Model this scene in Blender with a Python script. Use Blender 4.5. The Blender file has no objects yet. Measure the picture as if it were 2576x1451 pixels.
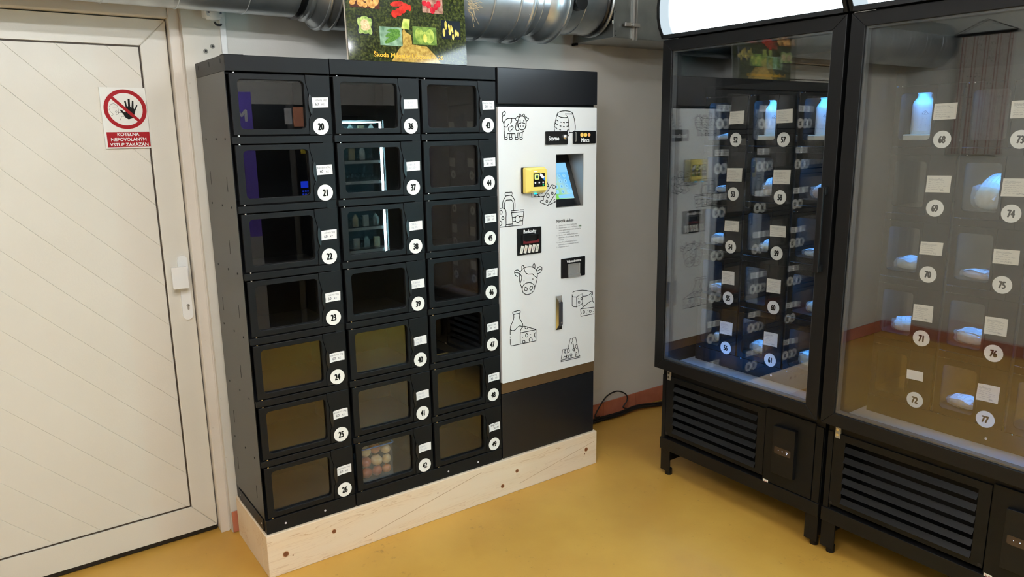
import bpy, bmesh, math, random
from mathutils import Vector, Matrix, Euler
from mathutils.geometry import tessellate_polygon
random.seed(7)
SC = bpy.context.scene
COL = SC.collection
# ------------------------------------------------------------------ camera
cam_d = bpy.data.cameras.new('camera'); cam = bpy.data.objects.new('camera', cam_d); COL.objects.link(cam)
cam_d.sensor_width = 36.0; cam_d.lens = 1853.15 / 2576 * 36.0; cam_d.clip_start = 0.05
cam.location = (-0.7322, -2.6936, 1.7047)
cam.rotation_mode = 'XYZ'
cam.rotation_euler = (1.3627, 0.0137, -0.6227)
SC.camera = cam
# ------------------------------------------------------------------ world and exposure
w = bpy.data.worlds.new('world'); SC.world = w; w.use_nodes = True
w.node_tree.nodes['Background'].inputs[0].default_value = (0.9, 0.95, 1.0, 1)
w.node_tree.nodes['Background'].inputs[1].default_value = 0.02
SC.view_settings.view_transform = 'Standard'; SC.view_settings.look = 'None'
SC.view_settings.gamma = 1.0; SC.view_settings.use_curve_mapping = False
SC.view_settings.exposure = 0.22
SC.cycles.use_denoising = True
SC.cycles.transparent_max_bounces = 18
SC.cycles.max_bounces = 7
SC.cycles.diffuse_bounces = 4
SC.cycles.glossy_bounces = 5
SC.cycles.use_adaptive_sampling = True
SC.cycles.adaptive_threshold = .11
SC.cycles.caustics_reflective = False
SC.cycles.caustics_refractive = False
SC.cycles.sample_clamp_indirect = 6.0
LAMP = 86.0        # ceiling fluorescent tubes
SIGN = 14.0         # lit header of the refrigerators
FILL_LED = 70.0         # cool fill bars added in the refrigerator compartments
# ------------------------------------------------------------------ helpers
def lin(c):
    f = lambda v: v / 12.92 if v <= .04045 else ((v + .055) / 1.055) ** 2.4
    return tuple(f(x / 255.0) for x in c)
def new_mat(name):
    m = bpy.data.materials.new(name); m.use_nodes = True
    n = m.node_tree.nodes; b = n.get('Principled BSDF')
    return m, n, m.node_tree.links, b
def pm(name, rgb, rough=.5, metal=0., spec=.5, noise=None, bump=None, emit=0., coat=0.):
    m, n, l, b = new_mat(name)
    c = lin(rgb) + (1,)
    b.inputs['Base Color'].default_value = c
    b.inputs['Roughness'].default_value = rough; b.inputs['Metallic'].default_value = metal
    b.inputs['Specular IOR Level'].default_value = spec
    b.inputs['Coat Weight'].default_value = coat
    if emit:
        b.inputs['Emission Color'].default_value = c; b.inputs['Emission Strength'].default_value = emit
    tc = None
    if noise or bump:
        tc = n.new('ShaderNodeTexCoord')
    if noise:
        sc, amt, rgb2 = noise
        t = n.new('ShaderNodeTexNoise'); t.inputs['Scale'].default_value = sc; t.inputs['Detail'].default_value = 6
        l.new(tc.outputs['Object'], t.inputs['Vector'])
        r = n.new('ShaderNodeValToRGB'); r.color_ramp.elements[0].position = .5 - amt; r.color_ramp.elements[1].position = .5 + amt
        r.color_ramp.elements[0].color = lin(rgb2) + (1,); r.color_ramp.elements[1].color = c
        l.new(t.outputs['Fac'], r.inputs['Fac']); l.new(r.outputs['Color'], b.inputs['Base Color'])
    if bump:
        sc, st = bump
        t = n.new('ShaderNodeTexNoise'); t.inputs['Scale'].default_value = sc; t.inputs['Detail'].default_value = 4
        l.new(tc.outputs['Object'], t.inputs['Vector'])
        bu = n.new('ShaderNodeBump'); bu.inputs['Strength'].default_value = st; bu.inputs['Distance'].default_value = .002
        l.new(t.outputs['Fac'], bu.inputs['Height']); l.new(bu.outputs['Normal'], b.inputs['Normal'])
    return m
def glass(name, ior, tint=(1, 1, 1), rough=0.0):
    m, n, l, b = new_mat(name); n.remove(b)
    out = n['Material Output']
    fr = n.new('ShaderNodeFresnel')
    ge = n.new('ShaderNodeNewGeometry'); mi = n.new('ShaderNodeMix'); mi.data_type = 'FLOAT'      # thin sheet: the same reflectance from both sides
    mi.inputs['A'].default_value = ior; mi.inputs['B'].default_value = 1 / ior
    l.new(ge.outputs['Backfacing'], mi.inputs['Factor']); l.new(mi.outputs['Result'], fr.inputs['IOR'])
    tr = n.new('ShaderNodeBsdfTransparent'); tr.inputs['Color'].default_value = tint + (1,)
    gl = n.new('ShaderNodeBsdfGlossy'); gl.inputs['Color'].default_value = (1, 1, 1, 1); gl.inputs['Roughness'].default_value = rough
    mx = n.new('ShaderNodeMixShader')
    l.new(fr.outputs[0], mx.inputs[0]); l.new(tr.outputs[0], mx.inputs[1]); l.new(gl.outputs[0], mx.inputs[2])
    l.new(mx.outputs[0], out.inputs['Surface'])
    return m
def plastic_film(name, rgb, opaque):
    m, n, l, b = new_mat(name)
    b.inputs['Base Color'].default_value = lin(rgb) + (1,); b.inputs['Roughness'].default_value = .12
    out = n['Material Output']
    tr = n.new('ShaderNodeBsdfTransparent'); mx = n.new('ShaderNodeMixShader')
    mx.inputs[0].default_value = opaque
    l.new(tr.outputs[0], mx.inputs[1]); l.new(b.outputs[0], mx.inputs[2]); l.new(mx.outputs[0], out.inputs['Surface'])
    return m
def emis(name, rgb, strength):
    m, n, l, b = new_mat(name); n.remove(b)
    e = n.new('ShaderNodeEmission'); e.inputs[0].default_value = lin(rgb) + (1,); e.inputs[1].default_value = strength
    l.new(e.outputs[0], n['Material Output'].inputs['Surface'])
    if strength < 3: m.cycles.emission_sampling = 'NONE'        # screens and indicator lamps: seen, but too weak to sample
    return m

class MB:
    """collects geometry: local x right, y into the thing, z up"""
    def __init__(s): s.v = []; s.f = []; s.m = []; s.smooth = []
    def add(s, vs, fs, m=0, sm=False):
        o = len(s.v); s.v += [tuple(v) for v in vs]
        for f in fs: s.f.append([i + o for i in f]); s.m.append(m); s.smooth.append(sm)
    def box(s, x0, x1, y0, y1, z0, z1, m=0):
        v = [(x, y, z) for z in (z0, z1) for y in (y0, y1) for x in (x0, x1)]
        s.add(v, [(0, 2, 3, 1), (4, 5, 7, 6), (0, 1, 5, 4), (2, 6, 7, 3), (0, 4, 6, 2), (1, 3, 7, 5)], m)
        return s
    def prism(s, loops, y0, y1, m=0, back=True):
        """loops in (x,z): first the outline, then holes; extruded from y0 (front) to y1"""
        ls = [[Vector((p[0], p[1], 0)) for p in lp] for lp in loops]
        tris = tessellate_polygon(ls)
        flat = [p for lp in loops for p in lp]; N = len(flat)
        v = [(p[0], y0, p[1]) for p in flat] + [(p[0], y1, p[1]) for p in flat]
        fs = []
        for t in tris:
            a, b, c = (flat[i] for i in t)
            area = (b[0] - a[0]) * (c[1] - a[1]) - (b[1] - a[1]) * (c[0] - a[0])
            if abs(area) < 1e-14: continue
            t = tuple(t) if area > 0 else tuple(reversed(t))
            fs.append(t)
            if back: fs.append(tuple(i + N for i in reversed(t)))
        o = 0
        for lp in loops:
            n = len(lp)
            ar = sum(lp[i][0] * lp[(i + 1) % n][1] - lp[(i + 1) % n][0] * lp[i][1] for i in range(n))
            hole = lp is not loops[0]
            ccw = (ar > 0) != hole
            for i in range(n):
                a, b = o + i, o + (i + 1) % n
                fs.append((a, a + N, b + N, b) if ccw else (b, b + N, a + N, a))
            o += n
        s.add(v, fs, m); return s
    def flat(s, loop, y, m=0):
        s.prism([loop], y, y + .0003, m, back=False); return s
    def cyl(s, c, axis, r, L, n=16, m=0, r2=None, cap=True):
        r2 = r if r2 is None else r2
        ax = {'x': 0, 'y': 1, 'z': 2}[axis]; a1, a2 = [(1, 2), (2, 0), (0, 1)][ax]
        v = []
        for k, rr in ((0, r), (L, r2)):
            for i in range(n):
                t = 2 * math.pi * i / n; p = list(c); p[ax] += k; p[a1] += rr * math.cos(t); p[a2] += rr * math.sin(t); v.append(p)
        s.add(v, [(i, (i + 1) % n, n + (i + 1) % n, n + i) for i in range(n)], m, True)
        if cap: s.add(v, [tuple(reversed(range(n))), tuple(range(n, 2 * n))], m)
        return s
    def lathe(s, prof, c=(0, 0, 0), n=24, m=0, axis='z', cap=True):
        ax = {'x': 0, 'y': 1, 'z': 2}[axis]; a1, a2 = [(1, 2), (2, 0), (0, 1)][ax]
        v = []
        for (r, h) in prof:
            for i in range(n):
                t = 2 * math.pi * i / n; p = list(c); p[ax] += h; p[a1] += r * math.cos(t); p[a2] += r * math.sin(t); v.append(p)
        K = len(prof)
        s.add(v, [(k * n + i, k * n + (i + 1) % n, (k + 1) * n + (i + 1) % n, (k + 1) * n + i) for k in range(K - 1) for i in range(n)], m, True)
        if cap: s.add(v, [tuple(reversed(range(n))), tuple(range((K - 1) * n, K * n))], m)
        return s
    def tube(s, path, r, n=8, m=0, closed=False):
        P = [Vector(p) for p in path]; N = len(P); v = []; up = Vector((0, 0, 1))
        prev = None
        for i in range(N):
            d = (P[(i + 1) % N] - P[i - 1]) if (closed or 0 < i < N - 1) else (P[min(i + 1, N - 1)] - P[max(i - 1, 0)])
            d.normalize()
            a = d.cross(up) if prev is None else prev - d * prev.dot(d)
            if a.length < 1e-4: a = d.cross(Vector((0, 1, 0)))
            a.normalize(); b = d.cross(a); prev = a
            rr = r[i] if isinstance(r, (list, tuple)) else r
            for k in range(n):
                t = 2 * math.pi * k / n; v.append(P[i] + a * rr * math.cos(t) + b * rr * math.sin(t))
        rng = range(N if closed else N - 1)
        s.add(v, [(i * n + k, i * n + (k + 1) % n, ((i + 1) % N) * n + (k + 1) % n, ((i + 1) % N) * n + k) for i in rng for k in range(n)], m, True)
        if not closed: s.add(v, [tuple(reversed(range(n))), tuple(range((N - 1) * n, N * n))], m)
        return s
    def ribbon(s, pts, wd, y, m=0, closed=False):
        P = [Vector(p) for p in pts]; N = len(P); v = []
        if N < 2: return s
        for i in range(N):
            a = P[i - 1] if (closed or i) else P[0]; b = P[(i + 1) % N] if (closed or i < N - 1) else P[N - 1]
            d = b - a
            if d.length < 1e-9: d = Vector((1, 0))
            d.normalize(); nrm = Vector((-d.y, d.x)); q = P[i].copy()
            if not closed:
                if i == 0: q -= d * wd * .4
                if i == N - 1: q += d * wd * .4
            v.append((q.x + nrm.x * wd / 2, y, q.y + nrm.y * wd / 2)); v.append((q.x - nrm.x * wd / 2, y, q.y - nrm.y * wd / 2))
        for i in range(N if closed else N - 1):
            j = (i + 1) % N; s.add([v[2 * i], v[2 * i + 1], v[2 * j + 1], v[2 * j]], [(0, 1, 2, 3)], m)
        return s
    def text(s, body, x, z, h, y, m=0, xs=1., bold=0., align='C', rot=0., vert=False, wmax=None):
        vs, fs, wd = glyphs(body, 0.)
        k = h / .7; kx = k * xs
        if wmax and wd * kx > wmax: kx = wmax / wd
        ox = {'C': -wd * kx / 2, 'L': 0, 'R': -wd * kx}[align]
        cr, sr = math.cos(rot), math.sin(rot)
        out = []
        for (a, b) in vs:
            u = a * kx + ox; q = b * k
            if align == 'C': q -= h / 2
            out.append((x + u * cr - q * sr, y, z + u * sr + q * cr))
        e = bold * k
        for i_, (du, dq) in enumerate(((0, 0), (e, 0), (-e, 0), (0, e * .7), (0, -e * .7)) if bold else ((0, 0),)):     # overprinted for weight
            s.add([(p[0] + du * cr - dq * sr, p[1] - i_ * .00005, p[2] + du * sr + dq * cr) for p in out], fs, m)
        return s
    def mesh(s, name):
        me = bpy.data.meshes.new(name); me.from_pydata(s.v, [], s.f)
        me.polygons.foreach_set('material_index', s.m); me.polygons.foreach_set('use_smooth', s.smooth); me.update()
        return me
    def obj(s, name, mats, parent=None, bevel=0., **tags):
        return link(name, s.mesh(name), mats, parent, bevel, **tags)
_gl = {}
def glyphs(body, bold):
    key = (body, bold)
    if key not in _gl:
        c = bpy.data.curves.new('lettering', 'FONT'); c.body = body; c.offset = bold; c.resolution_u = 3
        o = bpy.data.objects.new('lettering', c); COL.objects.link(o)
        me = bpy.data.meshes.new_from_object(o.evaluated_get(bpy.context.evaluated_depsgraph_get()))
        vs = [(v.co.x, v.co.y) for v in me.vertices]; fs = [tuple(p.vertices) for p in me.polygons]
        x0 = min(v[0] for v in vs); x1 = max(v[0] for v in vs)
        _gl[key] = ([(a - x0, b) for a, b in vs], fs, x1 - x0)
        bpy.data.objects.remove(o); bpy.data.curves.remove(c); bpy.data.meshes.remove(me)
    return _gl[key]
def tag(o, label=None, category=None, group=None, kind=None):
    if label: o['label'] = label
    if category: o['category'] = category
    if group: o['group'] = group
    if kind: o['kind'] = kind
    return o
def link(name, me, mats, parent=None, bevel=0., loc=None, rot=None, **tags):
    o = bpy.data.objects.new(name, me); COL.objects.link(o)
    if not isinstance(mats, (list, tuple)): mats = [mats]
    if not me.materials:
        for m in mats: me.materials.append(m)
    if parent: o.parent = parent
    if loc: o.location = loc
    if rot: o.rotation_euler = rot
    if bevel:
        b = o.modifiers.new('bevel', 'BEVEL'); b.width = bevel; b.segments = 2; b.limit_method = 'ANGLE'; b.angle_limit = .7
    return tag(o, **tags)
def empty(name, loc, rz=0., label=None, category=None, group=None):
    o = bpy.data.objects.new(name, None); COL.objects.link(o); o.location = loc; o.rotation_euler = (0, 0, rz); o.empty_display_size = .1
    return tag(o, label, category, group)
def rrect(x0, x1, z0, z1, r, n=5):
    out = []
    for cx, cz, a in ((x1 - r, z1 - r, 0), (x0 + r, z1 - r, 90), (x0 + r, z0 + r, 180), (x1 - r, z0 + r, 270)):
        for i in range(n + 1):
            t = math.radians(a + 90 * i / n); out.append((cx + r * math.cos(t), cz + r * math.sin(t)))
    return out
def rect(x0, x1, z0, z1): return [(x0, z0), (x1, z0), (x1, z1), (x0, z1)]
def circ(cx, cz, r, n=28, rz=None): return [(cx + r * math.cos(2 * math.pi * i / n), cz + (rz or r) * math.sin(2 * math.pi * i / n)) for i in range(n)]
def smooth(pts, n=6, closed=False):
    N = len(pts); out = []
    P = [Vector(p) for p in pts]
    g = (lambda k: P[k % N]) if closed else (lambda k: P[min(max(k, 0), N - 1)])
    for i in range(N if closed else N - 1):
        a, b, c, d = g(i - 1), g(i), g(i + 1), g(i + 2)
        for j in range(n):
            t = j / n
            out.append(.5 * ((2 * b) + (c - a) * t + (2 * a - 5 * b + 4 * c - d) * t * t + (3 * b - a - 3 * c + d) * t ** 3))
    if not closed: out.append(P[-1])
    return out

# ------------------------------------------------------------------ materials
M = {}
M['black'] = pm('black_powder_coat', (17, 18, 19), .42, spec=.2, bump=(900, .05))
M['black2'] = pm('black_smooth_steel', (24, 25, 28), .28)
M['side'] = pm('satin_side_sheet', (46, 47, 45), .34, spec=.5)  # lighter base stands in for the white door's reflection on this side
M['dark'] = pm('dark_inside', (16, 16, 17), .7)
M['blackframe'] = pm('black_aluminium_frame', (18, 18, 19), .42, spec=.25, bump=(700, .04))
M['blackpl'] = pm('black_plastic', (14, 14, 15), .3)
M['white_panel'] = pm('white_lacquer', (222, 222, 220), .22, bump=(30, .02))
M['print'] = pm('black_print', (14, 15, 13), .55, spec=.15)
M['white'] = pm('white_plastic', (232, 232, 228), .35)
M['sticker'] = pm('sticker_white', (236, 236, 230), .4)
M['paper'] = pm('paper', (232, 232, 230), .8)
M['ink'] = pm('ink', (48, 50, 58), .7)
M['pen'] = pm('pen_ink', (92, 94, 104), .8)
M['inkfaint'] = pm('faint_ink', (176, 178, 190), .8)
M['band'] = pm('bronze_band', (112, 88, 60), .3, metal=.4)
M['steel'] = pm('brushed_steel', (172, 170, 164), .4, metal=.55)
M['chrome'] = pm('chrome', (225, 225, 225), .14, metal=1.)
M['screwwhite'] = pm('pale_cap', (205, 200, 205), .3)
M['acrylic'] = glass('tinted_acrylic', 1.62, (.88, .88, .88))
M['glass'] = glass('door_glass', 1.6, (.985, .99, .99))
M['red'] = pm('sign_red', (158, 14, 24), .5, spec=.2)
M['tile'] = pm('terracotta_tile', (196, 122, 92), .5, noise=(14, .2, (180, 104, 76)))
M['grout'] = pm('grout', (176, 168, 156), .9)
M['zinc'] = pm('galvanised_steel', (200, 206, 208), .3, metal=.85, noise=(9, .25, (160, 170, 176)), bump=(60, .04))
M['zincbox'] = pm('galvanised_sheet', (176, 180, 178), .42, metal=1., noise=(12, .25, (158, 162, 162)))
M['cable'] = pm('black_rubber', (12, 12, 13), .45)
M['led'] = emis('cool_led', (64, 164, 255), FILL_LED)
M['ledstrip'] = emis('cool_led_strip', (40, 145, 255), 32.)  # glow of the strip added to turn the tray blue

# wall, floor, door paints
def wall_mat(name, rgb, rgb2, sc=3., dirt=0.):
    m, n, l, b = new_mat(name)
    tc = n.new('ShaderNodeTexCoord'); t = n.new('ShaderNodeTexNoise'); t.inputs['Scale'].default_value = sc; t.inputs['Detail'].default_value = 8
    l.new(tc.outputs['Object'], t.inputs['Vector'])
    r = n.new('ShaderNodeValToRGB'); r.color_ramp.elements[0].position = .3; r.color_ramp.elements[1].position = .7
    r.color_ramp.elements[0].color = lin(rgb2) + (1,); r.color_ramp.elements[1].color = lin(rgb) + (1,)
    l.new(t.outputs['Fac'], r.inputs['Fac'])
    src = r.outputs['Color']
    if dirt:
        d = n.new('ShaderNodeTexNoise'); d.inputs['Scale'].default_value = 38; d.inputs['Detail'].default_value = 5
        l.new(tc.outputs['Object'], d.inputs['Vector'])
        dr = n.new('ShaderNodeValToRGB'); dr.color_ramp.elements[0].position = .70; dr.color_ramp.elements[1].position = .76
        l.new(d.outputs['Fac'], dr.inputs['Fac'])
        mu = n.new('ShaderNodeMath'); mu.operation = 'MULTIPLY'; mu.inputs[1].default_value = dirt; l.new(dr.outputs['Color'], mu.inputs[0])
        mx = n.new('ShaderNodeMix'); mx.data_type = 'RGBA'; mx.inputs['B'].default_value = lin((120, 104, 86)) + (1,)
        l.new(mu.outputs[0], mx.inputs['Factor']); l.new(src, mx.inputs['A']); src = mx.outputs['Result']
    l.new(src, b.inputs['Base Color']); b.inputs['Roughness'].default_value = .75
    t2 = n.new('ShaderNodeTexNoise'); t2.inputs['Scale'].default_value = 160; l.new(tc.outputs['Object'], t2.inputs['Vector'])
    bu = n.new('ShaderNodeBump'); bu.inputs['Strength'].default_value = .12; bu.inputs['Distance'].default_value = .002
    l.new(t2.outputs['Fac'], bu.inputs['Height']); l.new(bu.outputs['Normal'], b.inputs['Normal'])
    return m, b
M['wall'], _ = wall_mat('grey_wall_paint', (222, 219, 211), (217, 214, 205))
M['wallw'], _ = wall_mat('pale_wall_paint', (216, 212, 200), (208, 203, 190), dirt=.3)
M['ceil'], _ = wall_mat('white_ceiling_paint', (226, 224, 216), (220, 218, 210))
M['door'], b_ = wall_mat('door_white', (216, 212, 200), (212, 207, 194), 2.)
b_.inputs['Roughness'].default_value = .3
M['jamb'], b_ = wall_mat('jamb_white', (222, 214, 202), (212, 202, 188), 4., dirt=.25)
b_.inputs['Roughness'].default_value = .45

def floor_mat():
    m, n, l, b = new_mat('mustard_floor_coating')
    tc = n.new('ShaderNodeTexCoord')
    a = n.new('ShaderNodeTexNoise'); a.inputs['Scale'].default_value = 2.2; a.inputs['Detail'].default_value = 6
    l.new(tc.outputs['Object'], a.inputs['Vector'])
    r = n.new('ShaderNodeValToRGB'); e = r.color_ramp.elements
    e[0].position = .32; e[0].color = lin((190, 142, 60)) + (1,); e[1].position = .68; e[1].color = lin((206, 160, 72)) + (1,)
    l.new(a.outputs['Fac'], r.inputs['Fac'])
    d = n.new('ShaderNodeTexNoise'); d.inputs['Scale'].default_value = 26; d.inputs['Detail'].default_value = 9; d.inputs['Roughness'].default_value = .75
    l.new(tc.outputs['Object'], d.inputs['Vector'])
    big = n.new('ShaderNodeTexNoise'); big.inputs['Scale'].default_value = 3.1; l.new(tc.outputs['Object'], big.inputs['Vector'])
    ad = n.new('ShaderNodeMath'); ad.operation = 'MULTIPLY_ADD'; ad.inputs[1].default_value = .35; l.new(big.outputs['Fac'], ad.inputs[0]); l.new(d.outputs['Fac'], ad.inputs[2])
    dr = n.new('ShaderNodeValToRGB'); dr.color_ramp.elements[0].position = .80; dr.color_ramp.elements[1].position = .92
    l.new(ad.outputs[0], dr.inputs['Fac'])
    mu = n.new('ShaderNodeMath'); mu.operation = 'MULTIPLY'; mu.inputs[1].default_value = .55; l.new(dr.outputs['Color'], mu.inputs[0])
    mx = n.new('ShaderNodeMix'); mx.data_type = 'RGBA'; mx.inputs['B'].default_value = lin((104, 82, 50)) + (1,)
    l.new(mu.outputs[0], mx.inputs['Factor']); l.new(r.outputs['Color'], mx.inputs['A'])
    l.new(mx.outputs['Result'], b.inputs['Base Color'])
    b.inputs['Roughness'].default_value = .42
    t2 = n.new('ShaderNodeTexNoise'); t2.inputs['Scale'].default_value = 55; l.new(tc.outputs['Object'], t2.inputs['Vector'])
    bu = n.new('ShaderNodeBump'); bu.inputs['Strength'].default_value = .15; bu.inputs['Distance'].default_value = .002
    l.new(t2.outputs['Fac'], bu.inputs['Height']); l.new(bu.outputs['Normal'], b.inputs['Normal'])
    return m
M['floor'] = floor_mat()
def wood_mat():
    m, n, l, b = new_mat('raw_spruce')
    tc = n.new('ShaderNodeTexCoord'); mp = n.new('ShaderNodeMapping'); mp.inputs['Scale'].default_value = (.55, 6., 9.)
    l.new(tc.outputs['Object'], mp.inputs['Vector'])
    w_ = n.new('ShaderNodeTexNoise'); w_.inputs['Scale'].default_value = 1.6; w_.inputs['Detail'].default_value = 3
    l.new(mp.outputs[0], w_.inputs['Vector'])
    mul = n.new('ShaderNodeMath'); mul.operation = 'MULTIPLY'; mul.inputs[1].default_value = 26; l.new(w_.outputs['Fac'], mul.inputs[0])
    fr = n.new('ShaderNodeMath'); fr.operation = 'FRACT'; l.new(mul.outputs[0], fr.inputs[0])
    r = n.new('ShaderNodeValToRGB'); e = r.color_ramp.elements
    e[0].position = 0; e[0].color = lin((226, 204, 172)) + (1,); e[1].position = 1; e[1].color = lin((196, 160, 122)) + (1,)
    k = e.new(.78); k.color = lin((224, 200, 168)) + (1,)
    l.new(fr.outputs[0], r.inputs['Fac'])
    f2 = n.new('ShaderNodeTexNoise'); f2.inputs['Scale'].default_value = 1.2; f2.inputs['Detail'].default_value = 5; l.new(mp.outputs[0], f2.inputs['Vector'])
    mx = n.new('ShaderNodeMix'); mx.data_type = 'RGBA'; mx.inputs['B'].default_value = lin((226, 206, 178)) + (1,)
    r2 = n.new('ShaderNodeValToRGB'); r2.color_ramp.elements[0].position = .38; r2.color_ramp.elements[1].position = .55
    l.new(f2.outputs['Fac'], r2.inputs['Fac']); l.new(r2.outputs['Color'], mx.inputs['Factor'])
    l.new(r.outputs['Color'], mx.inputs['A'])
    l.new(mx.outputs['Result'], b.inputs['Base Color']); b.inputs['Roughness'].default_value = .7
    return m
M['wood'] = wood_mat()
M['knot'] = pm('wood_knot', (130, 78, 42), .6, noise=(160, .2, (92, 50, 26)))
M['knotring'] = pm('wood_knot_ring', (196, 150, 108), .7)
# ================================================================== ROOM
XL, XR, YB, YF, ZC = -1.72, 2.75, .44, -4.4, 2.75
MB().box(XL - .15, XR + .15, YF - .15, .75, -.1, 0).obj('floor', M['floor'], kind='structure')
MB().box(XL - .15, XR + .15, YF - .15, .75, ZC, ZC + .1).obj('ceiling', M['ceil'], kind='structure')
DX0, DX1 = -1.06, .0          # outer edges of the door frame
b = MB()
b.box(.118, XR, YB, .62, 0, ZC, 0)
b.box(DX1 + .001, .118, YB, .62, 0, ZC, 1)
b.box(-.027, DX1 + .001, YB, .4672, 0, 2.222, 1)
b.box(XL, DX0 - .001, YB, .62, 0, ZC, 1)
b.box(DX0 - .001, DX1 + .001, YB, .62, 2.222, ZC, 1)
b.obj('wall_back', [M['wall'], M['wallw']], kind='structure')
MB().box(XL - .15, XL, YF, .62, 0, ZC).obj('wall_left', M['wall'], kind='structure')
MB().box(XR, XR + .15, YF, .62, 0, ZC).obj('wall_right', M['wall'], kind='structure')
MB().box(XL, XR, YF - .15, YF, 0, ZC).obj('wall_front', M['wall'], kind='structure')
# terracotta skirting, tile by tile
def skirting(name, x0, x1, face, axis, joints):
    """a bed of grout with single tiles set on it"""
    g = MB()
    if axis == 'x': g.box(x0, x1, face - .004, face - .0005, 0, .094)
    elif axis == 'yl': g.box(face + .0005, face + .004, x0, x1, 0, .094)
    root = g.obj(name, M['grout'], kind='structure')
    js = [x0] + sorted(j for j in joints if x0 < j < x1) + [x1]
    for a, c in zip(js, js[1:]):
        t = MB()
        if axis == 'x': t.box(a + .0015, c - .0015, face - .0125, face - .0041, .003, .098)
        else: t.box(face + .0041, face + .0125, a + .0015, c - .0015, .003, .098)
        t.obj('tile', M['tile'], root, bevel=.001)
skirting('baseboard_back', -.026, XR - .02, YB, 'x', [2.165 - .275 * k for k in range(-3, 9)])
skirting('baseboard_door_side', XL + .02, DX0 - .01, YB, 'x', [-1.4])
skirting('baseboard_left', YF + .02, YB - .02, XL, 'yl', [-.1 - .275 * k for k in range(16)])
# ceiling lamps: fluorescent battens, the two rear ones added as fill
def batten(x, y, L, rz, label, power):
    tm = emis('fluorescent_tube', (240, 243, 248), LAMP * power)
    r = empty('fluorescent_lamp', (x, y, ZC), rz, label, 'lamp', 'fluorescent battens on the ceiling')
    MB().box(-L / 2, L / 2, -.06, .06, -.045, 0).obj('housing', M['white'], r, bevel=.004)
    for s in (-.028, .028):
        MB().cyl((-L / 2 + .03, s, -.062), 'x', .014, L - .06, 12).obj('tube', tm, r)
    for s in (-L / 2 + .012, L / 2 - .03):
        MB().box(s, s + .018, -.05, .05, -.08, -.045).obj('end_cap', M['white'], r)
batten(-.6, -1.75, 1.2, .0, 'twin tube ceiling lamp above the open floor by the door', 1.15)
batten(1.0, -.78, .62, .0, 'short twin tube ceiling lamp before the payment machine mirrored in the poster', .5)
batten(-1.0, -2.75, 1.2, .0, 'twin tube ceiling lamp at the back of the shop', 1.5)  # unseen lamp added for more even light from behind
batten(1.25, -3.05, 1.2, .0, 'twin tube ceiling lamp above the vending machines', 1.1)  # unseen lamp added to lift the general light

# ------------------------------------------------------------------ door
d = empty('door_1', (0, 0, 0)); d['kind'] = 'structure'
LX0, LX1, LZ0, LZ1, LY = -.985, -.073, .026, 2.146, .5       # leaf
PX0, PX1, PZ0, PZ1 = -.885, -.17, .141, 2.048                # infill
jm = MB()
jm.box(LX1 + .004, DX1 - .002, .468, .62, 0, 2.22)
jm.box(DX0 + .002, LX0 - .004, .468, .62, 0, 2.22)
jm.box(LX0 - .004, LX1 + .004, .468, .62, LZ1 + .004, 2.22)
jm.obj('door_frame', M['jamb'], d, bevel=.006)
jb = MB()
jb.box(LX1 + .0045, DX1 - .032, .463, .468, 0, 2.19); jb.obj('frame_rebate', M['jamb'], d, bevel=.002)
MB().box(LX0 - .004, LX1 + .004, .575, .6, 0, 2.2).obj('dark_gap', M['dark'], d)
# leaf: two stiles and two rails, mitred
def leaf(nm, pts): MB().prism([pts], LY, LY + .06).obj(nm, M['door'], d, bevel=.004)
leaf('stile', [(PX1, PZ0), (LX1, LZ0), (LX1, LZ1), (PX1, PZ1)])
leaf('stile', [(LX0, LZ0), (PX0, PZ0), (PX0, PZ1), (LX0, LZ1)])
leaf('rail', [(LX0, LZ1), (PX0, PZ1), (PX1, PZ1), (LX1, LZ1)])
leaf('rail', [(LX0, LZ0), (LX1, LZ0), (PX1, PZ0), (PX0, PZ0)])
MB().box(PX0, PX1, LY + .0199, LY + .05, PZ0, PZ1).obj('infill_backing', M['door'], d)
# dark rubber seal round the infill
sl = MB()
for a in (rect(PX0, PX1, PZ0, PZ0 + .0045), rect(PX0, PX1, PZ1 - .0045, PZ1), rect(PX1 - .0045, PX1, PZ0 + .0045, PZ1 - .0045), rect(PX0, PX0 + .0045, PZ0 + .0045, PZ1 - .0045)): sl.prism([a], LY + .006, LY + .02)
sl.obj('seal', pm('brown_seal', (58, 46, 34), .6), d)
MB().box(LX0, LX1, LY + .01, LY + .05, .004, .0258).obj('sweep', M['blackpl'], d)  # black strip standing in for the dark of the open gap under the leaf
# diagonal boards
def clip(poly, a, bb, c):           # keep a*x + b*z <= c
    out = []
    for i in range(len(poly)):
        p, q = poly[i], poly[(i + 1) % len(poly)]
        fp = a * p[0] + bb * p[1] - c; fq = a * q[0] + bb * q[1] - c
        if fp <= 0: out.append(p)
        if fp * fq < 0:
            t = fp / (fp - fq); out.append((p[0] + t * (q[0] - p[0]), p[1] + t * (q[1] - p[1])))
    return out
for k in range(-6, 20):
    c0 = .132 - .5 + .1635 * k
    pg = clip(clip(rect(PX0 + .005, PX1 - .005, PZ0 + .005, PZ1 - .005), 1, 1, c0 + .1635 - .0001), -1, -1, -c0 - .0001)
    if len(pg) >= 3:
        MB().prism([pg], LY + .0075, LY + .0198).obj('board', M['door'], d, bevel=.002)
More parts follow.
